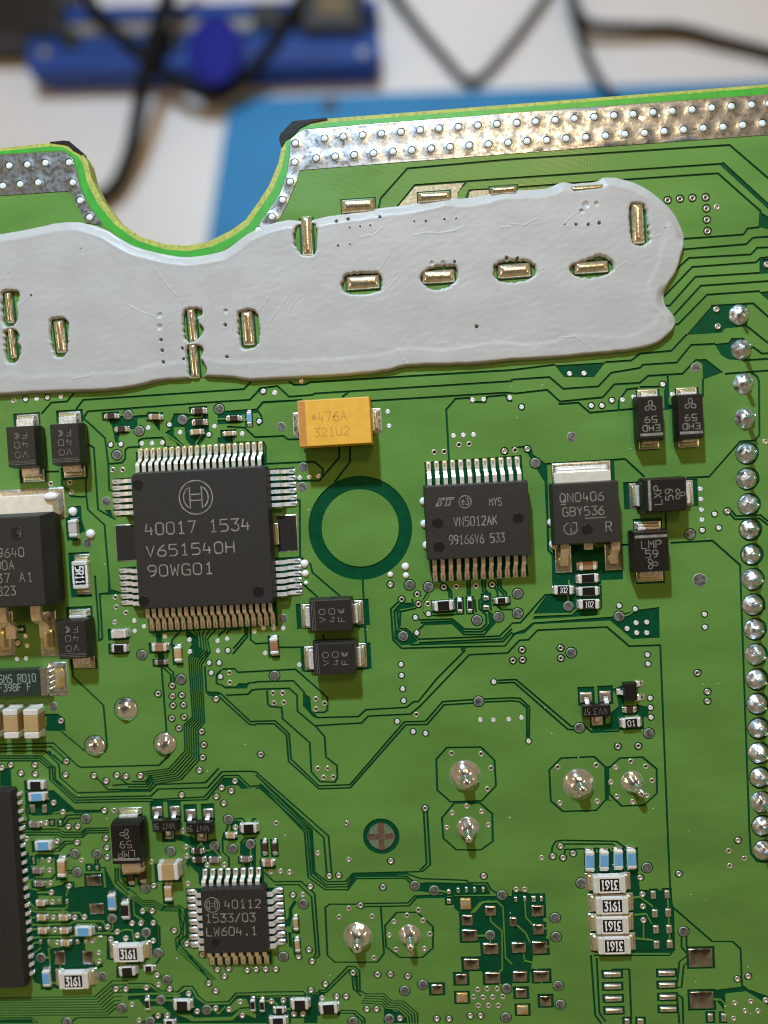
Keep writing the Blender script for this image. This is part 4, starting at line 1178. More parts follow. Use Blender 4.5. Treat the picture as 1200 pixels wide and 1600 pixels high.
BUBBLES = [(x, y, r) for (x, y), r in zip(pts_px('E825,240 878,238 932,232 1177,215 438,72 487,67 535,62 383,157 438,150 742,43 797,41 885,33 938,30 C250,1048 303,1048 360,1048 413,1040 E1036,538 D745,485 745,540 750,600 755,650 760,705 1055,465 1052,530 1060,680 850,640 855,690 B375,1030 430,1020 F723,72 D138,390 375,170 F28,215 E580,22 C400,950 350,955 330,985'),
    (4, 4, 2.4, 3.2, 1.6, 1.6, 1.6, 2, 1.4, 1.6, 1.9, 1.7, 1.5, 1.5, 2.4, 2.6, 3, 3.2, 5, 5, 3, 3, 3, 4, 3, 3, 2.5, 2.5, 3, 3, 1.2, 2, 1, 2.6, 2.5, 4, 6, 4))]

SCRATCH = [to_mm(pts_px(s), .8) for s in ('E5,468 45,420 85,355', 'E45,545 100,460 165,372', 'E145,480 175,430 205,392', 'E575,270 605,228 632,188', 'E600,372 640,335 670,298', 'E490,120 520,108 545,112 600,65', 'D720,260 770,330 830,400', 'D1060,600 1110,500 1170,330', 'D600,440 660,470 720,490',
    'D950,510 990,450 1010,405', 'D770,540 800,505 830,440', 'D80,440 120,410 160,370', 'D0,320 20,295 40,275', 'C0,1045 60,1050 120,1020', 'E740,108 800,95 860,98 930,88 980,60', 'C640,1115 680,1105 710,1085', 'F480,272 520,245 545,230', 'F105,285 130,270 160,255', 'E670,650 685,690 715,718', 'F230,590 300,585 345,615 380,640', 'D330,838 335,785 420,770', 'E1145,70 1200,68', 'C250,1040 290,1000 320,985')]
def smooth_ring(q, step):
    """Catmull-Rom through the points, resampled."""
    out = []; n = len(q)
    for i in range(n):
        p0, p1, p2, p3 = q[i - 1], q[i], q[(i + 1) % n], q[(i + 2) % n]
        m = max(1, int((p2 - p1).length / step))
        for k in range(m):
            t = k / m
            out.append(0.5 * ((2 * p1) + (p2 - p0) * t + (2 * p0 - 5 * p1 + 4 * p2 - p3) * t * t + (3 * p1 - p0 - 3 * p2 + p3) * t ** 3))
    return out
def seg_grid(rings, cell=1.0):
    g = {}
    for r in rings:
        for a, b in zip(r, r[1:] + r[:1]):
            m = (a + b) / 2
            g.setdefault((int(m.x // cell), int(m.y // cell)), []).append((a, b))
    return g
def dist_to(g, p, cell=1.0, reach=2):
    best = 9.0; ix, iy = int(p.x // cell), int(p.y // cell)
    for i in range(ix - reach, ix + reach + 1):
        for j in range(iy - reach, iy + reach + 1):
            for a, b in g.get((i, j), ()):
                ab = b - a; t = max(0.0, min(1.0, (p - a).dot(ab) / max(1e-9, ab.length_squared)))
                best = min(best, (a + ab * t - p).length)
    return best
def build_sealant():
    outer = smooth_ring(to_mm(SEAL), 0.22)
    outer = [p + Vector((mnoise.noise(Vector((p.x * .9, p.y * .9, 0))), mnoise.noise(Vector((p.x * .9, p.y * .9, 9))))) * .05 for p in outer]
    holes = []
    for o in OPEN:
        h = to_mm(o); cc = sum(h, Vector((0, 0))) / len(h); h = smooth_ring([cc + (p - cc) * .95 for p in h], 0.10)
        holes.append([p + Vector((mnoise.noise(Vector((p.x * 3, p.y * 3, 0))), mnoise.noise(Vector((p.x * 3, p.y * 3, 9))))) * .13 for p in h])
    V, F = [], []
    def put(r):
        if sum(a.x * b.y - b.x * a.y for a, b in zip(r, r[1:] + r[:1])) < 0: r = r[::-1]
        k = len(V); V.extend(r); F.append(list(range(k, k + len(r))))
    put(outer)
    for h in holes: put(h)
    go, gh = seg_grid([outer]), seg_grid(holes)
    gu = {}                                                     # the upper rim, where the bead thins to a lip
    for i_, (a, b) in enumerate(zip(outer, outer[1:] + outer[:1])):
        if (a.x < b.x) and (b - a).length < 1: gu.setdefault((int(((a + b) / 2).x // 1), int(((a + b) / 2).y // 1)), []).append((a, b))
    gl = {}
    for a, b in zip(outer, outer[1:] + outer[:1]):
        if (a.x > b.x) and (b - a).length < 1: gl.setdefault((int(((a + b) / 2).x // 1), int(((a + b) / 2).y // 1)), []).append((a, b))
    def inset(r, d):
        n = len(r); s = 1 if sum(a.x * b.y - b.x * a.y for a, b in zip(r, r[1:] + r[:1])) > 0 else -1
        out = []
        for i in range(n):
            t = (r[(i + 1) % n] - r[i - 1]).normalized(); out.append(r[i] + Vector((-t.y, t.x)) * d * s)
        return out
    for d in (.05, .12, .22, .36, .55, .85): V += inset(outer, d)
    for h in holes:
        for d in (-.06, -.14, -.26): V += inset(h, d)
    for x, y, r in BUBBLES:
        c = P(x, y, .8)
        for rr in (.25, .6, .85, 1.0, 1.3):
            V += [Vector((c.x + rr * r * PXMM * math.cos(a * .7854), c.y + rr * r * PXMM * math.sin(a * .7854))) for a in range(8)]
    for sc in SCRATCH:
        for a, b in zip(sc, sc[1:]):
            m = max(2, int((b - a).length / .12)); t = (b - a).normalized(); nn = Vector((-t.y, t.x))
            for k in range(m):
                for off in (-.10, -.04, 0, .04, .10): V.append(a + (b - a) * (k / m) + nn * off)
    gsc = seg_grid([]);
    for sc in SCRATCH:
        for a, b in zip(sc, sc[1:]):
            m = max(1, int((b - a).length / .5))
            for k in range(m):
                u, v = a + (b - a) * (k / m), a + (b - a) * ((k + 1) / m); mid = (u + v) / 2
                gsc.setdefault((int(mid.x // 1), int(mid.y // 1)), []).append((u, v))
    x0, x1 = min(p.x for p in outer), max(p.x for p in outer); y0, y1 = min(p.y for p in outer), max(p.y for p in outer)
    st = 0.16; gx = x0
    while gx < x1:
        gy = y0
        while gy < y1:
            p = Vector((gx + random.uniform(-.05, .05), gy + random.uniform(-.05, .05)))
            if dist_to(go, p, reach=1) > .9 and dist_to(gh, p, reach=1) > .25: V.append(p)
            gy += st
        gx += st
    vc, ed, fc, ov, oe, of = delaunay_2d_cdt(V, [], F, 0, 1e-4, True)
    bub = [(P(x, y, .8), r * PXMM) for x, y, r in BUBBLES]
    used = set(); faces = []
    for f, s in zip(fc, of):
        if s == [0]: faces.append(f); used.update(f)
    Zs = {}
    for i in used:
        p = vc[i]
        do = dist_to(go, p, reach=1); dh = dist_to(gh, p, reach=1)
        e = min(1.0, do / 0.26); prof = (1 - (1 - e) ** 2.2) ** .6 if e > 0 else 0
        du_ = dist_to(gu, p, reach=1)
        if du_ < 1.3: prof *= .22 + .78 * max(0.0, min(1.0, (du_ - .22 - .12 * mnoise.noise(Vector((p.x * .7, p.y * .7, 4)))) / .75)) ** .8
        z = 0.52 * prof
        e2 = min(1.0, dh / 0.22); z *= (0.30 + .70 * (1 - (1 - e2) ** 2) ** .7)
        big_n = mnoise.noise(Vector((p.x * .16, p.y * .30, 3)))
        drag = mnoise.noise(Vector(((p.x + p.y * .55) * .9, (p.y - p.x * .20) * 2.6, 5)))   # trowel marks
        drag2 = mnoise.noise(Vector(((p.x * .8 - p.y) * 2.4, (p.y * .8 + p.x) * .5, 8)))
        fine = mnoise.noise(Vector((p.x * 4, p.y * 4, 1)))
        z += prof * (0.075 * big_n + .014 * drag + .009 * drag2 + .002 * fine)
        dl = dist_to(gl, p, reach=3)
        if dl < 3.2:
            edge_ = 1.75 + .55 * mnoise.noise(Vector((p.x * .22, 0, 6))) + .15 * mnoise.noise(Vector((p.x * 1.5, 0, 2)))
            z += prof * .055 / (1 + math.exp((dl - edge_) / .07)) + prof * .012 * mnoise.noise(Vector((p.x * .5, p.y * 5, 7)))
        ds = dist_to(gsc, p, reach=1)
        if ds < .2: z += prof * (.020 * math.exp(-(ds / .05) ** 2) - .006 * math.exp(-((ds - .1) / .05) ** 2))
        # ridge pushed up along the rims
        z += (0.03 * math.exp(-((du_ - 1.0) / .2) ** 2) * (0.6 + big_n) if du_ < 2 else 0)
        for c, r in bub:
            d2 = (p.x - c.x) ** 2 + (p.y - c.y) ** 2
            if d2 < (1.4 * r) ** 2:
                d = d2 ** .5 / r
                z -= (0.45 * max(0, 1 - d ** 4) if r < .25 else .15 * max(0, 1 - d * d)) - 0.02 * math.exp(-((d - 1.15) / .2) ** 2)
        Zs[i] = max(z, -0.01)
    idm = {i: k for k, i in enumerate(sorted(used))}
    verts = [(vc[i].x, vc[i].y, Zs[i]) for i in sorted(used)]
    return mesh_obj('sealant_bead', verts, [tuple(idm[i] for i in f) for f in faces], M['sealant'], smooth=True)
seal = build_sealant()
tag(seal, 'thick grey silicone sealant smeared across the board below the notch', 'sealant')

def tin_bar(cx, cy, wpx, hpx, rot=0.0, top=.50):
    c = P(cx, cy)
    mb = pillow(wpx * PXMM * 1.06, hpx * PXMM * 1.15, top, 7, .14)
    mb.build('slot_pad', M['slotpad'], board, (c.x, c.y, .005), math.radians(rot), smooth=True)
    m2 = MB(); m2.box(-wpx * PXMM / 2 - .17, -hpx * PXMM / 2 - .20, -.02, wpx * PXMM / 2 + .17, hpx * PXMM / 2 + .20, .012)
    m2.build('pad_clearance', M['gap'], board, (c.x, c.y, 0), math.radians(rot))
M['slotpad'] = mat('gold_tinted_solder', (0.80, 0.74, 0.55), 0.20, 0.9, vary=0.2, vscale=1.8, bump=0.4, bscale=2.2)
for s, w, h, r in (('D48,455', 12, 43, 2), ('D62,620', 11, 43, 3), ('D285,590', 17, 46, 3), ('D903,540', 14, 48, 2), ('D912,705', 14, 48, 2), ('D1163,550', 19, 48, 1), ('E240,120', 18, 54, 0),
                   ('E503,335', 50, 20, 0), ('E855,308', 49, 19, 0), ('F10,280', 49, 20, 0), ('F370,265', 50, 17, 0), ('C588,1050', 19, 54, 0), ('B480,965', 50, 18, 0), ('B835,925', 48, 14, 0), ('B1160,895', 40, 12, 0), ('C350,890', 50, 12, 0)):
    x, y = pts_px(s)[0]; tin_bar(x, y, w, h, r)

# ------------------------------------------------------------------ component builders
def lead_mesh(w, h1, length, t=.16, sh=.30, foot=.42):
    """Gull-wing lead running along +x: shoulder, bend, foot."""
    xs = [(-.15, h1), (length * sh, h1), (length * (sh + .10), h1 - .06), (length * (1 - foot) - .05, .16), (length * (1 - foot) + .06, .10), (length, .09)]
    rings = []
    for k, (x, z) in enumerate(xs):
        a = xs[max(0, k - 1)]; b = xs[min(len(xs) - 1, k + 1)]
        d = Vector((b[0] - a[0], b[1] - a[1])).normalized(); n = Vector((-d.y, d.x)) * t / 2
        rings.append([(x + n.x, -w / 2, z + n.y), (x + n.x, w / 2, z + n.y), (x - n.x, w / 2, z - n.y), (x - n.x, -w / 2, z - n.y)])
    mb = MB(); mb.rings(rings, True, True)
    return mb
def mk(mb, m, smooth=False):
    me = bpy.data.meshes.new('part'); me.from_pydata([tuple(v) for v in mb.v], [], mb.f); me.materials.append(m)
    if smooth: me.polygons.foreach_set('use_smooth', [True] * len(mb.f))
    me.update(); return me
def dimple(root, x, y, r, z, m='plastic_b'):
    lathe([(r * 1.02, z + .004), (r, z + .012), (r * .93, z + .004), (r * .5, z + .003), (.01, z + .003)], 24).build('mould_mark', M[m], root, (x, y, 0), smooth=False)
def local(root, px, py, z):
    """Pixel at height z -> the root's own coordinates."""
    p = P(px, py, z); d = Vector((p.x - root.location.x, p.y - root.location.y)); a = -root.rotation_euler.z
    return (d.x * math.cos(a) - d.y * math.sin(a), d.x * math.sin(a) + d.y * math.cos(a))
def scale_at(px, py, z):
    a, b = P(px - 10, py, z), P(px + 10, py, z)
    return (b - a).length / 20
def mark_px(mb, root, s, px, py, hpx, wpx, z, stroke=None, rot=0.0):
    k = scale_at(px, py, z); x, y = local(root, px, py, z)
    ln = MB(); lettering(ln, s, x, y, hpx * k, wpx * k, z + .006, stroke or .11, rot); mb.lines.append(ln)
def row_of_pins(root, n, x0, y0, dx, dy, out, w, h1, length, lm, pm, padlen=.75, name='pin'):
    """n leads from (x0, y0) in steps (dx, dy); out: direction angle."""
    lead, pad = mk(lead_mesh(w, h1, length), lm), mk(pillow(padlen * 1.25, w * 1.32, .17, 4, .06), pm, True)
    for k in range(n):
        o = link_mesh(name, lead, root, (x0 + dx * k, y0 + dy * k, 0), out)
        link_mesh('solder_fillet', pad, o, (length - padlen * .28, 0, 0.01))
def pad_part(root, name, x0, y0, x1, y1, m, h=.05, corner=.05):
    mb = pillow(abs(x1 - x0), abs(y1 - y0), h, 4, corner)
    return mb.build(name, M[m], root, ((x0 + x1) / 2, (y0 + y1) / 2, 0.012), smooth=True)

# ------------------------------------------------------------------ large square chip
Z1 = 2.4
c = P(315.5, 841, Z1)
chip = empty('square_chip', (c.x, c.y, 0), 0, 'large square black chip with an H-in-circle emblem and pins all round', 'chip')
moulding(13.85, 13.85, Z1, .25, .45, .18, .55, .08).build('body', M['plastic'], chip)
hb = 1.0
# rows: position found from where the feet show in the photograph
def foot_row(root, a, b, n, out, wpin, h1, body_edge, lm, pm, **kw):
    """Feet tips from pixel a to pixel b on the board; body_edge: the coordinate where the leads leave the body."""
    pa, pb = P(*a), P(*b)
    xa, ya = pa.x - root.location.x, pa.y - root.location.y; xb, yb = pb.x - root.location.x, pb.y - root.location.y
    dx, dy = (xb - xa) / (n - 1), (yb - ya) / (n - 1)
    if abs(math.cos(out)) > .5:
        L = abs((xa + xb) / 2) - body_edge; s = 1 if math.cos(out) > 0 else -1
        ym = (ya + yb) / 2; row_of_pins(root, n, s * body_edge, ya, 0, dy, out, wpin, h1, L, lm, pm, **kw)
    else:
        L = abs((ya + yb) / 2) - body_edge; s = 1 if math.sin(out) > 0 else -1
        row_of_pins(root, n, xa, s * body_edge, dx, 0, out, wpin, h1, L, lm, pm, **kw)
HP = math.pi / 2
foot_row(chip, (219, 704), (407, 694), 20, HP, .40, hb, 7.02, M['lead_gold'], M['yellow_solder'])
foot_row(chip, (238, 984), (427, 972), 20, -HP, .40, hb, 7.02, M['lead'], M['gold'])
foot_row(chip, (177, 753), (181, 802), 6, math.pi,   .40, hb, 7.02, M['lead_gold'], M['gold'])
foot_row(chip, (189, 892), (192, 942), 6, math.pi,   .40, hb, 7.02, M['lead_gold'], M['gold'])
foot_row(chip, (459, 736), (462, 787), 6, 0,   .40, hb, 7.02, M['lead'], M['tin'])
foot_row(chip, (467, 876), (470, 925), 6, 0,   .40, hb, 7.02, M['lead'], M['tin'])
for sgn, px in ((-1, (197, 848)), (1, (449, 833))):
    x, y = local(chip, *px, 0)
    m_ = M['plastic_g']
    pad_part(chip, 'heat_pad', x - 1.1, y - 1.95, x + 1.1, y + 1.95, 'viaring', .03)
    mb = MB(); mb.box(x - 1.0, y - 1.85, .03, x + 1.0, y + 1.85, .10, .02); mb.build('solder_cover', M['plastic_g'], chip)
    mb = MB(); mb.box(min(sgn * 6.7, sgn * 7.5), y - 1.1, .35, max(sgn * 6.7, sgn * 7.5), y + 1.1, .6, .05); mb.build('heat_tab', M['yellow_solder'], chip)
t = MB()
mark_px(t, chip, '40017 1534', 308, 823, 18, 163, Z1, .13)
mark_px(t, chip, 'V651540H', 297, 858, 17, 137, Z1, .13)
mark_px(t, chip, '90WG01', 282, 890, 17, 101, Z1, .13)
t.build('marking', M['mark'], chip)
def h_emblem(root, px, py, rpx, z, stroke):
    k = scale_at(px, py, z); x, y = local(root, px, py, z); r = rpx * k; mb = MB(); zz = z + .006
    strip(mb, arcpts(x, y, r, 0, 360, 40), stroke, zz)
    for s in (1, -1):
        a0 = 0 if s == 1 else 180
        strip(mb, arcpts(x, y, r * .74, a0 - 52, a0 + 52, 16), stroke, zz)
        xx = x + s * r * .36
        strip(mb, [(xx, y - r * .66), (xx, y + r * .66)], stroke, zz + .001)
        strip(mb, [(x - r * .30, y + s * r * .18), (x + r * .30, y + s * r * .18)], stroke, zz + .002)
    mb.build('emblem', M['mark'], root)
h_emblem(chip, 306, 777, 26, Z1, .12)
for px in ((215.7, 758.5), (225, 939.5), (404, 925)):
    x, y = local(chip, *px, Z1); dimple(chip, x, y, .56, Z1)

# ------------------------------------------------------------------ small square chip
Z2 = 1.5
c = P(366, 1439.5, Z2)
chip2 = empty('small_square_chip', (c.x, c.y, 0), 0, 'small square black chip marked 40112 with eight pins on each side', 'chip')
moulding(6.75, 6.75, Z2, .15, .45, .10, .30, .05).build('body', M['plastic'], chip2)
foot_row(chip2, (320.5, 1361), (404, 1359), 8, HP, .44, .75, 3.45, M['lead_gold'], M['gold'])
foot_row(chip2, (332, 1505), (417, 1502), 8, -HP, .44, .75, 3.45, M['lead'], M['gold'])
foot_row(chip2, (294, 1393.5), (302, 1475.5), 8, math.pi, .44, .75, 3.45, M['lead_gold'], M['gold'])
foot_row(chip2, (437, 1391), (445, 1471), 8, 0, .44, .75, 3.45, M['lead'], M['tin'])
t = MB()
mark_px(t, chip2, '40112', 379, 1412.5, 12.5, 56, Z2, .11)
mark_px(t, chip2, '1533/03', 360, 1434, 13, 77, Z2, .11)
mark_px(t, chip2, 'LW604.1', 362, 1455, 13, 78, Z2, .11)
t.build('marking', M['mark'], chip2)
h_emblem(chip2, 331.5, 1414, 11.5, Z2, .09)
x, y = local(chip2, 337.5, 1471.5, Z2); dimple(chip2, x, y, .42, Z2)

# ------------------------------------------------------------------ two-row power chip
Z3 = 2.35
c = P(746.5, 813.5, Z3)
chip3 = empty('power_driver_chip', (c.x, c.y, 0), 0, 'black two-row chip with twelve pins above and twelve below, marked VN5012AK', 'chip')
moulding(10.25, 7.35, Z3, .15, .42, .14, .12, .08).build('body', M['plastic'], chip3)
foot_row(chip3, (669.5, 725.5), (808, 716), 12, HP, .42, .95, 3.82, M['lead_gold'], M['yellow_solder'])
foot_row(chip3, (680, 905.5), (818, 898), 12, -HP, .42, .95, 3.82, M['lead'], M['gold'])
t = MB()
mark_px(t, chip3, 'MYS', 774, 784, 12, 19, Z3, .085)
mark_px(t, chip3, 'VN5012AK', 742.7, 814, 14, 67, Z3, .095)
mark_px(t, chip3, '99166V6 533', 745, 841.7, 14, 86, Z3, .085)
k = scale_at(726, 784, Z3); x, y = local(chip3, 726.7, 784, Z3)
strip(t, arcpts(x, y, 9.6 * k, 0, 360, 26), .08, Z3 + .006)
lettering(t, 'e3', x, y + .02, 10 * k, 11 * k, Z3 + .007, .075)
x, y = local(chip3, 695, 784, Z3); q = 31 * k / 10                     # slanted two-letter emblem
for pl in ('-5,-3 -2.6,-3 -1.6,-1 -3.4,.4 -3,3 5.2,3', '-3.2,-3 -4.4,-1.6 -1.6,1.8 0,1.8', '-.4,-3.4 .4,-3 1.2,1.8 2.6,1.8', '1.0,-3 2.4,-3 3.2,1.8', '3.2,1.8 4.8,1.8'):
    strip(t, [(x + float(a.split(',')[0]) * q * .95, y + float(a.split(',')[1]) * q * .62) for a in pl.split()], .10, Z3 + .0075)
t.build('marking', M['mark'], chip3)
for px in ((683.5, 818), (685.7, 855), (809.5, 810.5)):
    x, y = local(chip3, *px, Z3); dimple(chip3, x, y, .55, Z3)

# ------------------------------------------------------------------ tabbed power transistor
Z4 = 2.3
c = P(916.5, 801.5, Z4)
dpak = empty('tabbed_transistor', (c.x, c.y, 0), 0, 'black tabbed power transistor marked QN0406 with two bent legs', 'transistor')
moulding(6.45, 6.0, Z4, .12, .40, .12, .06, .06).build('body', M['plastic'], dpak)
x0, y0 = local(dpak, 865, 752, .4); x1, y1 = local(dpak, 955, 724, .4)
pad_part(dpak, 'tab_pad', x0 - .05, y0 - .2, x1 + .05, y1 + .35, 'gold', .06)
mb = MB(); mb.box(x0 + .05, 2.85, .14, x1 - .15, y1 - .65, .62, .06); mb.build('heat_tab', M['tab'], dpak)
pillow(x1 - x0 - .5, .75, .42, 6, .2).build('tab_solder', M['lead'], dpak, ((x0 + x1) / 2, y1 - .42, .02), smooth=True)
for px in ((880, 862), (958, 858)):
    x, y = local(dpak, *px, .1)
    link_mesh('leg', mk(lead_mesh(.80, 1.05, 2.35, .45, .22, .42), M['lead_gold']), dpak, (x, -3.05, 0), -HP)
    pad_part(dpak, 'leg_pad', x - .85, -3.3, x + .85, -6.1, 'gold', .06)
    mb = MB(); mb.rings([circle(16, .62, .05, x, -4.75), circle(16, .58, .18, x, -4.75), circle(16, .40, .26, x, -4.75)], False, True)
    mb.build('solder_fillet', M['yellow_solder'], dpak, smooth=True)
x, y = local(dpak, 918.7, 857, .8)
mb = MB(); mb.box(x - .42, -3.75, .85, x + .42, -3.0, 1.25, .05); mb.build('cut_leg', M['lead_gold'], dpak)
t = MB()
mark_px(t, dpak, 'QN0406', 909, 776.5, 13.5, 68, Z4, .085)
mark_px(t, dpak, 'GBY536', 911.5, 798.5, 13.5, 64, Z4, .085)
mark_px(t, dpak, 'R', 951, 822.5, 15, 8.5, Z4, .09)
for a, b in (((876, 788.5), (884.5, 788)), ((914, 810), (947, 808))):
    strip(t, [local(dpak, *a, Z4), local(dpak, *b, Z4)], .07, Z4 + .009)
x, y = local(dpak, 892, 826, Z4); k = scale_at(892, 826, Z4)
strip(t, arcpts(x - .1, y, 9 * k, 100, 330, 20), .08, Z4 + .006)
lettering(t, 'i', x, y, 14 * k, 8 * k, Z4 + .0072, .08)
strip(t, [(x + .15, y + 9 * k), (x + 9 * k, y + 9 * k), (x + 9.5 * k, y - 4 * k), (x + 5 * k, y - 9 * k)], .07, Z4 + .0085)
t.build('marking', M['mark'], dpak)
x, y = local(dpak, 917.5, 828, Z4); dimple(dpak, x, y, .55, Z4)

# ------------------------------------------------------------------ moulded diodes
# each root sits in its own frame: the cathode band end points along +y after the turn rz
def diode(px, py, w, d, z, rz, label, lines, band, ends, name='diode', group=None, m='plastic_b', tw=None, big=0):
    """lines: (text, offset across, offset along, height, width) in the body frame, upright when rz = 0; ends: (far end, near end) pixels and half width."""
    c = P(px, py, z)
    o = empty(name, (c.x, c.y, 0), rz, label, 'diode', group)
    moulding(w, d, z, .12, .42, .13, .10, .09).build('body', M[m], o)
    t = MB()
    for s, u, v, hh, ww in lines:
        ln = MB(); lettering(ln, s, u, v, hh, ww, z + .006, .075); t.lines.append(ln)
    if band == 'lines':
        for q in range(3): strip(t, [(-w / 2 + .1, d / 2 - .22 - q * .16), (w / 2 - .1, d / 2 - .22 - q * .16)], .035, z + .006)
    elif band: strip(t, [(-w / 2 + .12, d / 2 - .5), (w / 2 - .12, d / 2 - .5)], .26, z + .006)
    t.build('marking', M['mark' if m == 'plastic_b' else 'mark_dim'], o)
    tw = tw or w * .62
    for s, (qx, qy), solder in ((1, ends[0], 'yellow_solder'), (-1, ends[1], 'yellow_solder')):
        lx, ly = local(o, qx, qy, .1)
        ly = max(abs(ly), d / 2 + .55)
        y0, y1 = sorted((s * (d / 2 - .1), s * (ly - .25)))
        mb = MB(); mb.box(lx - tw / 2, y0, .35, lx + tw / 2, y1, .62, .05)
        ya, yb = sorted((s * (ly - .50), s * (ly - .22)))
        mb.box(lx - tw / 2 + .02, ya, .06, lx + tw / 2 - .02, yb, .58, .06); mb.build('terminal', M['lead'], o)
        ya, yb = sorted((s * (d / 2 + .08), s * (ly + .32)))
        pad_part(o, 'solder_pad', lx - tw / 2 - .25, ya, lx + tw / 2 + .25, yb, 'gold', .05)
        ya, yb = sorted((s * (ly - .30), s * (ly + .25)))
        mb = pillow(tw + .1, (yb - ya) * .8, .34, 5, .15); mb.build('solder_fillet', M[solder], o, (lx, (ya + yb) / 2, .02), smooth=True)
    return o
def swirl(o, x, y, r, z, rot=0.0):
    """Three-looped emblem."""
    mb = MB()
    for k in range(3):
        a = rot + k * 2.0944
        strip(mb, [(x + r * (.15 * math.cos(a) + .85 * (.5 - .5 * math.cos(t_)) * math.cos(a) - .34 * math.sin(t_) * math.sin(a)),
                    y + r * (.15 * math.sin(a) + .85 * (.5 - .5 * math.cos(t_)) * math.sin(a) + .34 * math.sin(t_) * math.cos(a))) for t_ in [q * .45 for q in range(14)]], .075, z + .006 + .0008 * k)
    mb.build('emblem', M['mark'], o)
def crescent(o, x, y, r, z):
    mb = MB()
    for q in (1.0, .72, .44): strip(mb, arcpts(x, y, r * q, 60, 300, 12), r * .2, z + .006)
    mb.build('emblem', M['mark_dim'], o)
PI = math.pi
vo = [('VO', 0, .85, .62, 1.35), ('40', 0, -.15, .62, 1.35), ('F', -.42, -1.1, .62, .5)]
d1 = diode(33, 697.5, 2.95, 4.1, 2.25, PI, 'grey-black diode marked VO 40 F, outermost of the two below the sealant corner', vo, 'lines', ((52, 748), (42, 652)), m='plastic_g', group='diodes marked VO 40 F')
d2 = diode(101.5, 693.5, 2.95, 4.1, 2.25, PI, 'grey-black diode marked VO 40 F, standing between its twin and the large chip', vo, 'lines', ((116, 741), (108, 648)), m='plastic_g', group='diodes marked VO 40 F')
d3 = diode(112.5, 1000, 2.95, 3.9, 2.3, PI, 'grey-black diode marked VO 40 F below the white-lettered 5R11 resistor', vo, 'lines', ((131, 1040), (124, 957)), m='plastic_g', group='diodes marked VO 40 F')
d4 = diode(516.5, 961.5, 3.2, 4.25, 2.25, HP, 'black diode marked VO 40 F, upper of the pair under the dark green ring', vo, 'lines', ((475, 963), (563, 957)), m='plastic_g', group='diodes marked VO 40 F', tw=2.0)
d5 = diode(522, 1029, 3.2, 4.25, 2.25, HP, 'black diode marked VO 40 F, lower of the pair under the dark green ring', vo, 'lines', ((480, 1029), (568, 1024)), m='plastic_g', group='diodes marked VO 40 F', tw=2.0)
for d_ in (d1, d2, d3, d4, d5): crescent(d_, .48, -1.1, .30, 2.25 if d_ is not d3 else 2.3)
ehd = [('59', 0, .15, .62, 1.15), ('EHD', 0, 1.0, .58, 1.65)]
e1 = diode(1017, 653, 2.45, 4.25, 1.95, PI, 'narrow black diode marked EHD 59, the one farther from the column of soldered pins', ehd, True, ((1015, 697), (1012, 613)), group='diodes marked EHD 59', tw=1.55)
e2 = diode(1079.5, 650, 2.45, 4.25, 1.95, PI, 'narrow black diode marked EHD 59, the one nearer the column of soldered pins', ehd, True, ((1077, 693), (1073, 610)), group='diodes marked EHD 59', tw=1.55)
for d_ in (e1, e2): swirl(d_, 0, -1.15, .58, 1.95, .5)
d6 = diode(1040, 773, 3.25, 4.1, 2.2, HP, 'black diode marked LXP 59 lying crosswise beside the tabbed transistor', [('LXP', 0, .75, .72, 1.85), ('59', 0, -.35, .72, 1.1)], True, ((991, 775), (1079, 770)), tw=2.1)
swirl(d6, 0, -1.35, .55, 2.2, .5)
d7 = diode(1018, 861.5, 3.4, 4.0, 2.2, 0, 'black upright diode marked LMP 59 below the LXP diode', [('LMP', 0, .68, .75, 1.9), ('59', 0, -.25, .72, 1.2)], True, ((1012, 820), (1016, 904)), tw=2.2)
swirl(d7, 0, -1.25, .55, 2.2, 0)
d8 = diode(196.5, 1319.5, 3.05, 4.15, 2.2, PI, 'black diode marked LMP 59 upside down, beside two tiny transistors', [('LMP', 0, 1.0, .75, 1.75), ('59', 0, 0, .72, 1.2)], True, ((208, 1362), (203, 1272)), tw=2.0)
swirl(d8, 0, -1.1, .55, 2.2, 0)

# ------------------------------------------------------------------ yellow tantalum capacitor
Z5 = 3.1
c = P(522.5, 659, Z5)
ta = empty('tantalum_capacitor', (c.x, c.y, 0), 0, 'mustard yellow block capacitor stamped 476A 321U2 with an orange end band', 'capacitor')
moulding(7.15, 4.55, Z5, .15, .38, .08, .04, .05).build('body', M['tant'], ta)
mb = MB()
zt = Z5 + .005
mb.add([(-3.52, -2.2, zt), (-2.85, -2.2, zt), (-2.85, 2.2, zt), (-3.52, 2.2, zt)], [(0, 1, 2, 3)])
mb.build('polarity_band', M['tant_band'], ta)
t = MB()
mark_px(t, ta, '476A', 519, 650.5, 14.5, 44, Z5, .12)
mark_px(t, ta, '321U2', 518, 674.5, 12.5, 54, Z5, .10)
x, y = local(ta, 490.5, 651, Z5)
t.add([(x - .3, y - .3, zt + .003), (x + .3, y - .3, zt + .003), (x, y + .32, zt + .003)], [(0, 1, 2)])
t.build('marking', M['mark_amber'], ta)
for s, px in ((-1, (461, 664)), (1, (589, 657))):
    x, y = local(ta, *px, .1)
    pad_part(ta, 'solder_pad', *( (x - .25, y - 1.3, -3.3, y + 1.3) if s < 0 else (3.3, y - 1.3, x + .5, y + 1.3)), 'tin', .05)
    mb = MB(); mb.box(min(s * 3.5, s * 3.85), y - 1.15, .06, max(s * 3.5, s * 3.85), y + 1.15, 1.4, .06); mb.build('terminal', M['lead'], ta)
    pillow(.55, 2.0, .5, 5, .2).build('solder_fillet', M['yellow_solder'], ta, (s * 3.95, y, .02), smooth=True)

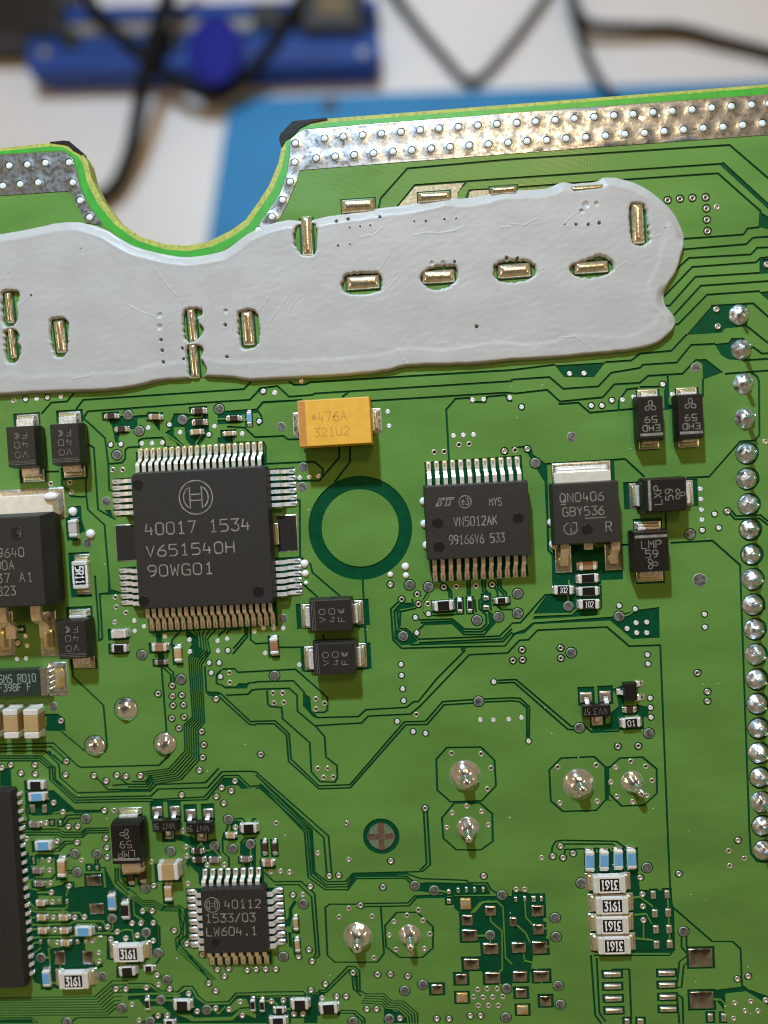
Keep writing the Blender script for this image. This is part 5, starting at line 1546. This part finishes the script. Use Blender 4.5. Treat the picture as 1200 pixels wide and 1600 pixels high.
# ------------------------------------------------------------------ large transistor cut by the frame
Z6 = 4.3
x1, y1 = P(62, 806, Z6).x, P(62, 806, Z6).y
yb = P(62, 946, Z6).y
d2p = empty('large_transistor', (x1 - 4.9, (y1 + yb) / 2, 0), 0, 'large black power transistor with a broad pale metal tab, cut off by the picture edge', 'transistor')
moulding(9.7, y1 - yb, Z6, .12, .45, .35, .06, .08).build('body', M['plastic'], d2p)
ty = (y1 - yb) / 2
tx, _ = local(d2p, 88, 790, 1.2)
mb = MB(); mb.box(-5.0, ty - .3, .05, tx - .35, ty + 2.2, 1.3, .10); mb.build('heat_tab', M['tab'], d2p)
pad_part(d2p, 'tab_pad', -5.2, ty - .5, tx + .35, ty + 2.9, 'gold', .06)
for px in ((50, 970), (3, 965)):
    x, y = local(d2p, *px, 1.6)
    link_mesh('leg', mk(lead_mesh(1.05, 1.6, 4.0, .5, .35, .35), M['lead_gold']), d2p, (x + (.55 if px[0] > 40 else .1), -ty + .05, 0), -HP)
for qx in (75.5, 8):
    x, y = local(d2p, qx, 989, 0)
    pad_part(d2p, 'leg_pad', x - .95, y - 2.5, x + .95, y + 2.4, 'gold', .06)
    pillow(1.45, 2.6, .35, 5, .5).build('solder_fillet', M['yellow_solder'], d2p, (x, y - .7, .02), smooth=True)
t = MB()
for s, gx, gy, ww in (('9640', 50, 790, 122), ('00A', 22, 850, 86), ('37 A1', 68, 908, 168), ('823', 30, 970, 82)):
    mark_px(t, d2p, s, gx / 3, 600 + gy / 3, 13.5, ww / 3, Z6, .085)
t.build('marking', M['mark'], d2p)
x, y = local(d2p, 27, 834, Z6); dimple(d2p, x, y, .65, Z6)
t = MB(); lettering(t, 'C9', x, y, .62, .75, Z6 + .008, .07); t.build('mould_code', M['mark_dim'], d2p)

# ------------------------------------------------------------------ current shunt
Z7 = 1.0
xr, yr = P(74, 1065, Z7).x, P(74, 1065, Z7).y
sh = empty('shunt_resistor', (xr - 3.6, yr, 0), 0, 'dark green shunt resistor printed SMS R010, cut off by the picture edge', 'resistor')
mb = MB(); mb.box(-3.6, -1.42, .12, 2.75, 1.42, Z7, .06); mb.build('body', M['shunt'], sh)
for s in (1,):
    mb = MB(); mb.box(2.751, -1.46, .05, 3.55, 1.46, Z7 - .05, .08)
    for q in range(4): mb.box(3.4, -1.1 + q * .6, .1, 3.75, -.78 + q * .6, .85 - .1 * (q % 2), .06)
    mb.build('terminal', M['tin_bright'], sh)
    pad_part(sh, 'solder_pad', 3.2, -1.8, 5.3, 1.8, 'tin', .05); pillow(1.15, 2.2, .2, 5, .3).build('amber_flux', M['flux'], sh, (4.45, .05, .03), smooth=True)
t = MB()
mark_px(t, sh, 'SMS R010', 27, 1060, 12, 57, Z7, .075); mark_px(t, sh, 'F398F F', 23, 1074, 11, 50, Z7, .075)
t.build('marking', M['mark_green'], sh)

# ------------------------------------------------------------------ chip resistors and capacitors
CH = {}
def chip_part(kind, px, py, wpx, hpx, label, text=None, flip=False, group=None, name=None, tall=None):
    """kind: body finish; wpx x hpx: the size of the part over its end caps."""
    spec = {'tan': ('cap_tan', 'endcap_w', .62, 'ceramic_capacitor', 'capacitor'), 'brown': ('cap_brown', 'endcap_w', .60, 'ceramic_capacitor', 'capacitor'), 'dark': ('cap_dark', 'endcap', .42, 'chip_resistor', 'resistor'),
            'grey': ('cap_grey', 'endcap', .45, 'ceramic_capacitor', 'capacitor'), 'pale': ('cap_pale', 'endcap_w', .75, 'ceramic_capacitor', 'capacitor'),
            'black': ('res_black', 'endcap_w', .45, 'chip_resistor', 'resistor'), 'blue': ('res_blue', 'endcap_w', .45, 'blue_resistor', 'resistor'), 'white': ('alumina', 'endcap_w', .55, 'chip_resistor', 'resistor')}[kind]
    bm, em, frac, nm, cat = spec
    vert = hpx > wpx
    Lm, Wm = (max(wpx, hpx) * PXMM, min(wpx, hpx) * PXMM)
    T = tall or max(.30, min(1.3, Wm * frac + .08))
    rz = (HP if vert else 0.0) + (PI if flip else 0.0) + random.gauss(0, .022)
    c = P(px, py, T)
    o = empty(name or nm, (c.x, c.y, 0), rz, label, cat, group)
    key = (kind, round(Lm, 2), round(Wm, 2), round(T, 2))
    if key not in CH:
        e = Lm * (.20 if kind in ('black', 'blue', 'dark') else .22 if kind != 'white' else .16)
        if kind == 'grey': e = Lm * .2
        b = MB(); b.box(-Lm / 2 + e, -Wm / 2 + .015, .05, Lm / 2 - e, Wm / 2 - .015, T - .02, .05 if kind not in ('tan', 'brown', 'pale') else .07)
        q = MB(); q.box(-e, -Wm / 2, .02, 0, Wm / 2, T, min(.10, Wm * .2))
        pd = pillow(.36, Wm * 1.02, .26 * min(1, T / .5), 4, .08)
        parts = [mk(b, M[bm]), mk(q, M[em]), mk(pd, M['tin_bright'] if kind not in ('tan', 'brown') else M['gold'], True), e]
        if kind == 'black' or kind == 'blue':
            u = MB(); u.box(-Lm / 2 + e, -Wm / 2 + .02, .05, Lm / 2 - e, Wm / 2 - .02, T - .05, .03)
            g = MB(); g.box(-Lm / 2 + e * .92, -Wm / 2 + .05, T - .05, Lm / 2 - e * .92, Wm / 2 - .05, T + .012, .03)
            parts[0] = mk(u, M['alumina']); parts.append(mk(g, M[bm]))
        CH[key] = parts
    p = CH[key]; e = p[3]
    link_mesh('body', p[0], o)
    for s in (1, -1):
        link_mesh('end_cap', p[1], o, (s * Lm / 2 if s > 0 else -Lm / 2, 0, 0), 0 if s > 0 else PI)
        link_mesh('solder_fillet', p[2], o, (s * (Lm / 2 + .08), 0, .012))
    if len(p) > 4: link_mesh('glaze', p[4], o)
    if text:
        t = MB(); lettering(t, text, 0, 0, Wm * .56, Lm * .40, T + .02, .055); t.build('marking', M['mark_white'], o)
    return o

def big_res(px, py, label, text, flip, wpx=50, hpx=27, group='white resistors lettered 3161', rz0=0.0):
    T = .75; c = P(px, py, T); k = PXMM
    o = empty('lettered_resistor', (c.x, c.y, 0), rz0 + (PI if flip else 0), label, 'resistor', group)
    w, h = wpx * k, hpx * k
    mb = MB(); mb.box(-w * .33, -h / 2, .08, w * .33, h / 2, T - .03, .04); mb.build('body', M['alumina'], o)
    for s in (1, -1):
        mb = MB(); a, b = sorted((s * w * .331, s * w * .5)); mb.box(a, -h / 2 - .01, .05, b, h / 2 + .01, T - .01, .09); mb.build('end_cap', M['endcap_w'], o)
        pillow(.55, h * .98, .30, 4, .1).build('solder_fillet', M['yellow_solder'], o, (s * (w * .5 + .2), 0, .012), smooth=True)
        pillow(.95, h * 1.02, .05, 3, .05).build('solder_pad', M['gold'], o, (s * (w * .5 + .2), 0, .006), smooth=True)
    mb = MB(); mb.box(-w * (.30 if group else .35), -h * .36, T - .05, w * (.30 if group else .35), h * .36, T + .012, .03); mb.build('glaze', M['res_black'], o)
    t = MB(); lettering(t, text, 0, 0, h * .50, w * (.50 if group else .60), T + .02, .15 if group else .13); t.build('marking', M['mark_white'], o)
    return o
big_res(952.5, 1383, 'white resistor lettered 3161 upside down, topmost of its stack of four', '3161', True)
big_res(957.0, 1416, 'white resistor lettered 3161 the right way up in the stack of four', '3161', False)
big_res(957.5, 1447, 'white resistor lettered 3161 upside down, third in the stack of four', '3161', True)
big_res(960.5, 1478.5, 'white resistor lettered 3161 upside down, lowest in the stack of four', '3161', True)
big_res(200.0, 1491.0, 'white resistor lettered 3161 between the small chip and the square bronze pads', '3161', False, 49, 27)
big_res(114.5, 1533.5, 'white resistor lettered 3161 beside the corner of the long black chip', '3161', False, 49, 27)
big_res(124.5, 898.5, 'silver-ended resistor lettered 5R11 standing beside the large transistor', '5R11', False, 44, 25, None, -HP)

S = chip_part
for kind, x, y, w, h, lab in SMALL:
    S(kind, x, y, w, h, lab, group='small surface-mounted parts')
S('black', 920.7, 944.3, 30, 15, 'black resistor printed 102 at the bottom of the stack', '102', group='small surface-mounted parts')
S('black', 880.7, 922.3, 28, 14, 'black resistor printed 102 below the leg of the tabbed transistor', '102', group='small surface-mounted parts')
S('black', 986.7, 1130, 28, 15, 'black resistor printed 01 below the tiny transistors', '01', group='small surface-mounted parts')
# tall ceramic capacitors by the picture edge
for x, lab in ((16, 'tall tan capacitor, middle of the three under the shunt'), (48, 'tall tan capacitor farthest from the picture edge under the shunt'), (-15, 'tall tan capacitor cut off by the picture edge under the shunt')):
    o = S('tan', x, 1131.5, 24, 47, lab, group='tall tan capacitors', tall=1.5)

# ------------------------------------------------------------------ tiny three-legged transistors
def sot(px, py, w, d, rz, label, text, tips, pads_=True):
    z = .95; c = P(px, py, z); o = empty('tiny_transistor', (c.x, c.y, 0), rz, label, 'transistor', 'tiny three-legged transistors')
    moulding(w, d, z, .1, .45, .06, .04, .05).build('body', M['plastic_b'], o)
    if text:
        t = MB()
        for s, u, ww in text:
            ln = MB(); lettering(ln, s, u, 0, d * .52, ww, z + .006, .06, PI); t.lines.append(ln)
        t.build('marking', M['mark_dim'], o)
    for (qx, qy), wide, m in tips:
        x, y = local(o, qx, qy, .1); s = 1 if y > 0 else -1
        L = abs(y) - d / 2 + .05
        link_mesh('leg', mk(lead_mesh(.42, .45, max(.55, L * .8), .14, .22, .45), M['lead']), o, (x, s * d / 2, 0), s * HP)
        pad_part(o, 'solder_pad', x - wide / 2, s * (d / 2 + .05), x + wide / 2, s * (d / 2 + L + .35), m, .12)
    return o
sot(258, 1291, 2.75, 1.15, 0, 'tiny black transistor marked WNT, the one nearer the LMP diode', [('WNT', .35, 1.35), ('59', -1.0, .5)], [((245, 1267), 1.1, 'gold'), ((272.5, 1266), 1.1, 'gold'), ((263.5, 1306), 1.05, 'padbronze')])
sot(311, 1294.5, 2.75, 1.15, 0, 'tiny black transistor marked WNT, the one farther from the LMP diode', [('WNT', .35, 1.35), ('59', -1.0, .5)], [((297.5, 1271), 1.1, 'gold'), ((325, 1270), 1.1, 'gold'), ((315, 1309), 1.05, 'padbronze')])
sot(932.7, 1111.5, 2.75, 1.15, 0, 'tiny black transistor marked WV3 with two gold pads above it', [('WV3', .35, 1.3), ('57', -1.0, .5)], [((916, 1088), 1.25, 'gold'), ((946, 1086), 1.15, 'gold'), ((933.5, 1128), 1.15, 'gold')])
sot(985.7, 1081.5, 1.75, 1.25, -HP, 'tiny black transistor standing upright beside the WV3 one', None, [((1000, 1068), .7, 'tin_bright'), ((1001.5, 1090), .7, 'tin_bright'), ((969, 1081), .7, 'tin_bright')])

# ------------------------------------------------------------------ long chip cut by the frame
Z8 = 1.4
xr, yt, yb = P(27, 1390, Z8).x, P(15, 1236, Z8).y, P(36, 1543, Z8).y
mc = empty('long_black_chip', (xr - 10.0, (yt + yb) / 2, 0), 0, 'long black chip cut off by the picture edge, only its pinned side showing', 'chip')
moulding(20.0, yt - yb, Z8, .12, .45, .16, .25, .06).build('body', M['plastic'], mc)
n = 22; pit = (yt - yb - 1.6) / (n - 1)
row_of_pins(mc, n, 10.1, -(yt - yb) / 2 + .8, 0, pit, 0, .34, .35, .34, M['lead'], M['tin_bright'], padlen=.3)

# ------------------------------------------------------------------ white silicone dots
dots = [(x, y, r) for (x, y), r in zip(pts_px('G342,597 425,703 240,528 H228,842 232,888 235,932 700,855 630,893 703,897 786,550 790,655 800,755 I186,650 196,752'), (7, 7.5, 9, 6.5, 5.5, 3.4, 6, 4.5, 4.8, 6.5, 6.5, 6.5, 7, 7.5))]
dot_lab = ['white silicone dot above the pale upright capacitor', 'white silicone dot below the pale upright capacitor', 'white silicone lump on the tab of the large transistor', 'white silicone dot, uppermost of three beside the large chip', 'white silicone dot, middle of three beside the large chip', 'smallest white silicone dot, lowest of three beside the large chip',
           'largest white silicone dot under the dark green ring', 'white silicone dot farthest from the two-row chip under the ring', 'white silicone dot under the largest one by the ring', 'white silicone blob at the upper flank of the two-row chip', 'white silicone blob midway along the flank of the two-row chip', 'white silicone blob at the lower flank of the two-row chip',
           'white silicone blob midway along the tabbed transistor', 'white silicone blob at the lower corner of the tabbed transistor']
for k, (x, y, r) in enumerate(dots):
    R_ = r * PXMM; z0 = 1.35 if k == 2 else 0.0
    c = P(x, y, z0)
    o = lathe([(R_, z0 - .02), (R_ * .98, z0 + R_ * .22), (R_ * .8, z0 + R_ * .5), (R_ * .5, z0 + R_ * .68), (R_ * .2, z0 + R_ * .74), (.01, z0 + R_ * .75)], 20).build('silicone_dot', M['silicone'], None, (c.x, c.y, 0), smooth=True)
    if k == 2: o.scale = (1.3, .8, 1)
    tag(o, dot_lab[k], 'silicone', 'white silicone dots')
# ------------------------------------------------------------------ the bench behind the board, out of focus
ZD = -170.0
M['desk'] = mat('white_bench_top', (0.86, 0.83, 0.82), 0.5, vary=0.03, vscale=0.02)
M['matblue'] = mat('blue_silicone_mat', (0.014, 0.23, 0.52), 0.6, vary=0.06, vscale=0.05)
M['devblue'] = mat('blue_coated_metal', (0.010, 0.060, 0.32), 0.65, 0.0, vary=0.15, vscale=0.06)
M['devblue2'] = mat('light_blue_metal', (0.025, 0.10, 0.40), 0.65)
M['knob'] = mat('blue_plastic', (0.003, 0.006, 0.24), 0.8)
M['rubber'] = mat('black_cable', (0.008, 0.008, 0.008), 0.7, spec=0.2)
M['devblack'] = mat('black_case', (0.015, 0.014, 0.013), 0.45)
M['devgrey'] = mat('grey_metal', (0.35, 0.33, 0.31), 0.4, 0.4)
M['label'] = mat('yellowed_label', (0.17, 0.12, 0.05), 0.6)
c = P(600, 300, ZD)
mb = MB(); mb.box(-500, -500, ZD - 20, 500, 500, ZD)
o = mb.build('bench_top', M['desk']); tag(o, kind='structure')

def at(px, py, z): return P(px, py, z)
# mat: rounded sheet
z = ZD + 2.5
a, b = at(352, 158, z), at(322, 392, z)
r0 = at(1330, 132, z)
ring = [Vector((a.x, a.y - 6)), Vector((a.x + 2, a.y - 1.5)), Vector((a.x + 7, a.y + .5)), Vector((r0.x + 40, r0.y)), Vector((r0.x + 60, r0.y - 190)), Vector((b.x - 18, r0.y - 190)), Vector((b.x, b.y))]
mb = MB(); mb.rings([[(p.x, p.y, ZD + .02) for p in reversed(ring)], [(p.x, p.y, z) for p in reversed(ring)]], False, True)
mb.f = [tuple(reversed(f)) for f in mb.f]
o = mb.build('work_mat', M['matblue']); tag(o, 'sky blue work mat lying on the bench under the board', 'mat')
mb = MB(); q = at(515, 165, z); mb.rings([circle(12, 2.6, z + .02, q.x, q.y), circle(12, 2.4, z + .5, q.x, q.y), circle(12, 1.5, z + .7, q.x, q.y)], False, True)
o = mb.build('dark_crumb', M['devblack']); tag(o, 'dark crumb on the blue mat near the board edge', 'crumb')

# blue device
zt = ZD + 12.0
def bb(mbx, x0, y0, x1, y1, z0, z1, bev=1.0):
    p, q = ROT @ (at(x0, (y0 + y1) / 2, z1) - DO), ROT @ (at(x1, (y0 + y1) / 2, z1) - DO)
    u, v = ROT @ (at((x0 + x1) / 2, y1, z1) - DO), ROT @ (at((x0 + x1) / 2, y0, z1) - DO)
    mbx.box(p.x, u.y, z0 - ZD, q.x, v.y, z1 - ZD, bev)
p = at(320, 90, zt); DO = Vector((p.x, p.y, 0)); ROT = Matrix.Rotation(math.radians(3.1), 3, 'Z')
dev = empty('blue_device', (p.x, p.y, ZD), math.radians(-3.1), 'blue metal box with black ends lying on the bench behind the board', 'device')
def devpart(name, m, *boxes):
    t = MB()
    for bx in boxes: bb(t, *bx)
    return t.build(name, M[m], dev)
devpart('lower_rail', 'devblue', (40, 50, 592, 106, ZD + .1, zt))
devpart('rail_edge', 'devblue2', (42, 48, 590, 64, zt - 4, zt + 1))
devpart('upper_rail', 'devblue', (95, 2, 590, 24, ZD + .1, zt - 2))
devpart('metal_strip', 'devgrey', (95, 28, 470, 50, ZD + .1, zt - 3))
devpart('end_block', 'devblack', (470, -60, 566, 46, ZD + .1, zt + 4))
devpart('end_block', 'devblack', (-60, -60, 92, 52, ZD + .1, zt + 3))
devpart('foot', 'devgrey', (50, 110, 585, 118, ZD + .1, ZD + 2))
devpart('paper_label', 'label', (496, -10, 545, 22, zt + 4.02, zt + 4.3, .05))
q = at(332, 70, zt + 5)
mb = MB(); mb.rings([circle(24, 10.5, zt + .5), circle(24, 11.4, zt + 2), circle(24, 10.8, zt + 2.8), circle(24, 9.5, zt + 3.2), circle(24, 4, zt + 3.4)], False, True)
mb.v = [v - Vector((0, 0, ZD)) for v in mb.v]
o = mb.build('knob', M['knob'], dev, (q.x - p.x, q.y - p.y, 0), smooth=True); o.scale = (.75, .95, 1)
devpart('connector', 'devblack', (395, 2, 440, 40, zt - 6, zt + 1))
devpart('connector', 'devblack', (250, 40, 282, 70, zt - 6, zt + 2))
devpart('connector', 'devblack', (92, 44, 122, 72, zt - 6, zt + 2))
devpart('bolt', 'devgrey', (60, 74, 74, 88, zt, zt + 1.5, .4))
devpart('bolt', 'devgrey', (560, 74, 574, 88, zt, zt + 1.5, .4))
for gx in (130, 380): devpart('groove', 'devblack', (gx, 82, gx + 160, 86, zt - .5, zt + .3, .1))

def cable(pts, r, label, group='black cables on the bench'):
    q = [at(x, y, zz) for x, y, zz in pts]
    cu = []
    n = len(q)
    for i in range(n - 1):
        p0, p1, p2, p3 = q[max(0, i - 1)], q[i], q[i + 1], q[min(n - 1, i + 2)]
        for k in range(8):
            t = k / 8
            cu.append(0.5 * ((2 * p1) + (p2 - p0) * t + (2 * p0 - 5 * p1 + 4 * p2 - p3) * t * t + (3 * p1 - p0 - 3 * p2 + p3) * t ** 3))
    cu.append(q[-1]); rings = []
    for i, c_ in enumerate(cu):
        d = (cu[min(len(cu) - 1, i + 1)] - cu[max(0, i - 1)]).normalized()
        u = d.cross(Vector((0, 0, 1))).normalized(); v = d.cross(u)
        rings.append([c_ + (u * math.cos(a * PI / 5) + v * math.sin(a * PI / 5)) * r for a in range(10)])
    mb = MB(); mb.rings(rings, True, True)
    o = mb.build('cable', M['rubber'], smooth=True); tag(o, label, 'cable', group)
    return o
B_ = ZD
cable([(285, -90, B_ + 21.08), (258, 10, B_ + 21.08), (232, 90, B_ + 18.6), (214, 190, B_ + 12.4), (200, 250, B_ + 7.44), (172, 300, B_ + 5), (120, 318, B_ + 3), (60, 330, B_ + 3)], 2.3, 'black cable hanging down in front of the blue box towards the notch')
cable([(110, -60, B_ + 14.88), (150, 15, B_ + 14.26), (205, 72, B_ + 13.02), (262, 118, B_ + 11.16), (330, 150, B_ + 8.68), (392, 112, B_ + 11.16), (440, 50, B_ + 13.02), (500, -60, B_ + 16.12)], 2.0, 'black cable looping in a U in front of the blue box')
cable([(590, -60, B_ + 8), (630, 10, B_ + 3), (690, 85, B_ + 2), (738, 128, B_ + 2), (790, 80, B_ + 2), (850, 0, B_ + 2), (890, -70, B_ + 2)], 1.35, 'thin black cable bent into a V beside the blue box')
cable([(885, -80, B_ + 4), (897, 10, B_ + 2), (908, 60, B_ + 2), (930, 115, B_ + 2), (965, 165, B_ + 4.3), (1000, 215, B_ + 5)], 1.35, 'thin black cable running down behind the board edge')
cable([(890, -30, B_ + 6), (912, 34, B_ + 6), (985, 44, B_ + 5), (1060, 46, B_ + 4), (1130, 64, B_ + 3), (1215, 86, B_ + 3), (1330, 130, B_ + 6)], 1.6, 'black cable branching off and sagging across the bench')
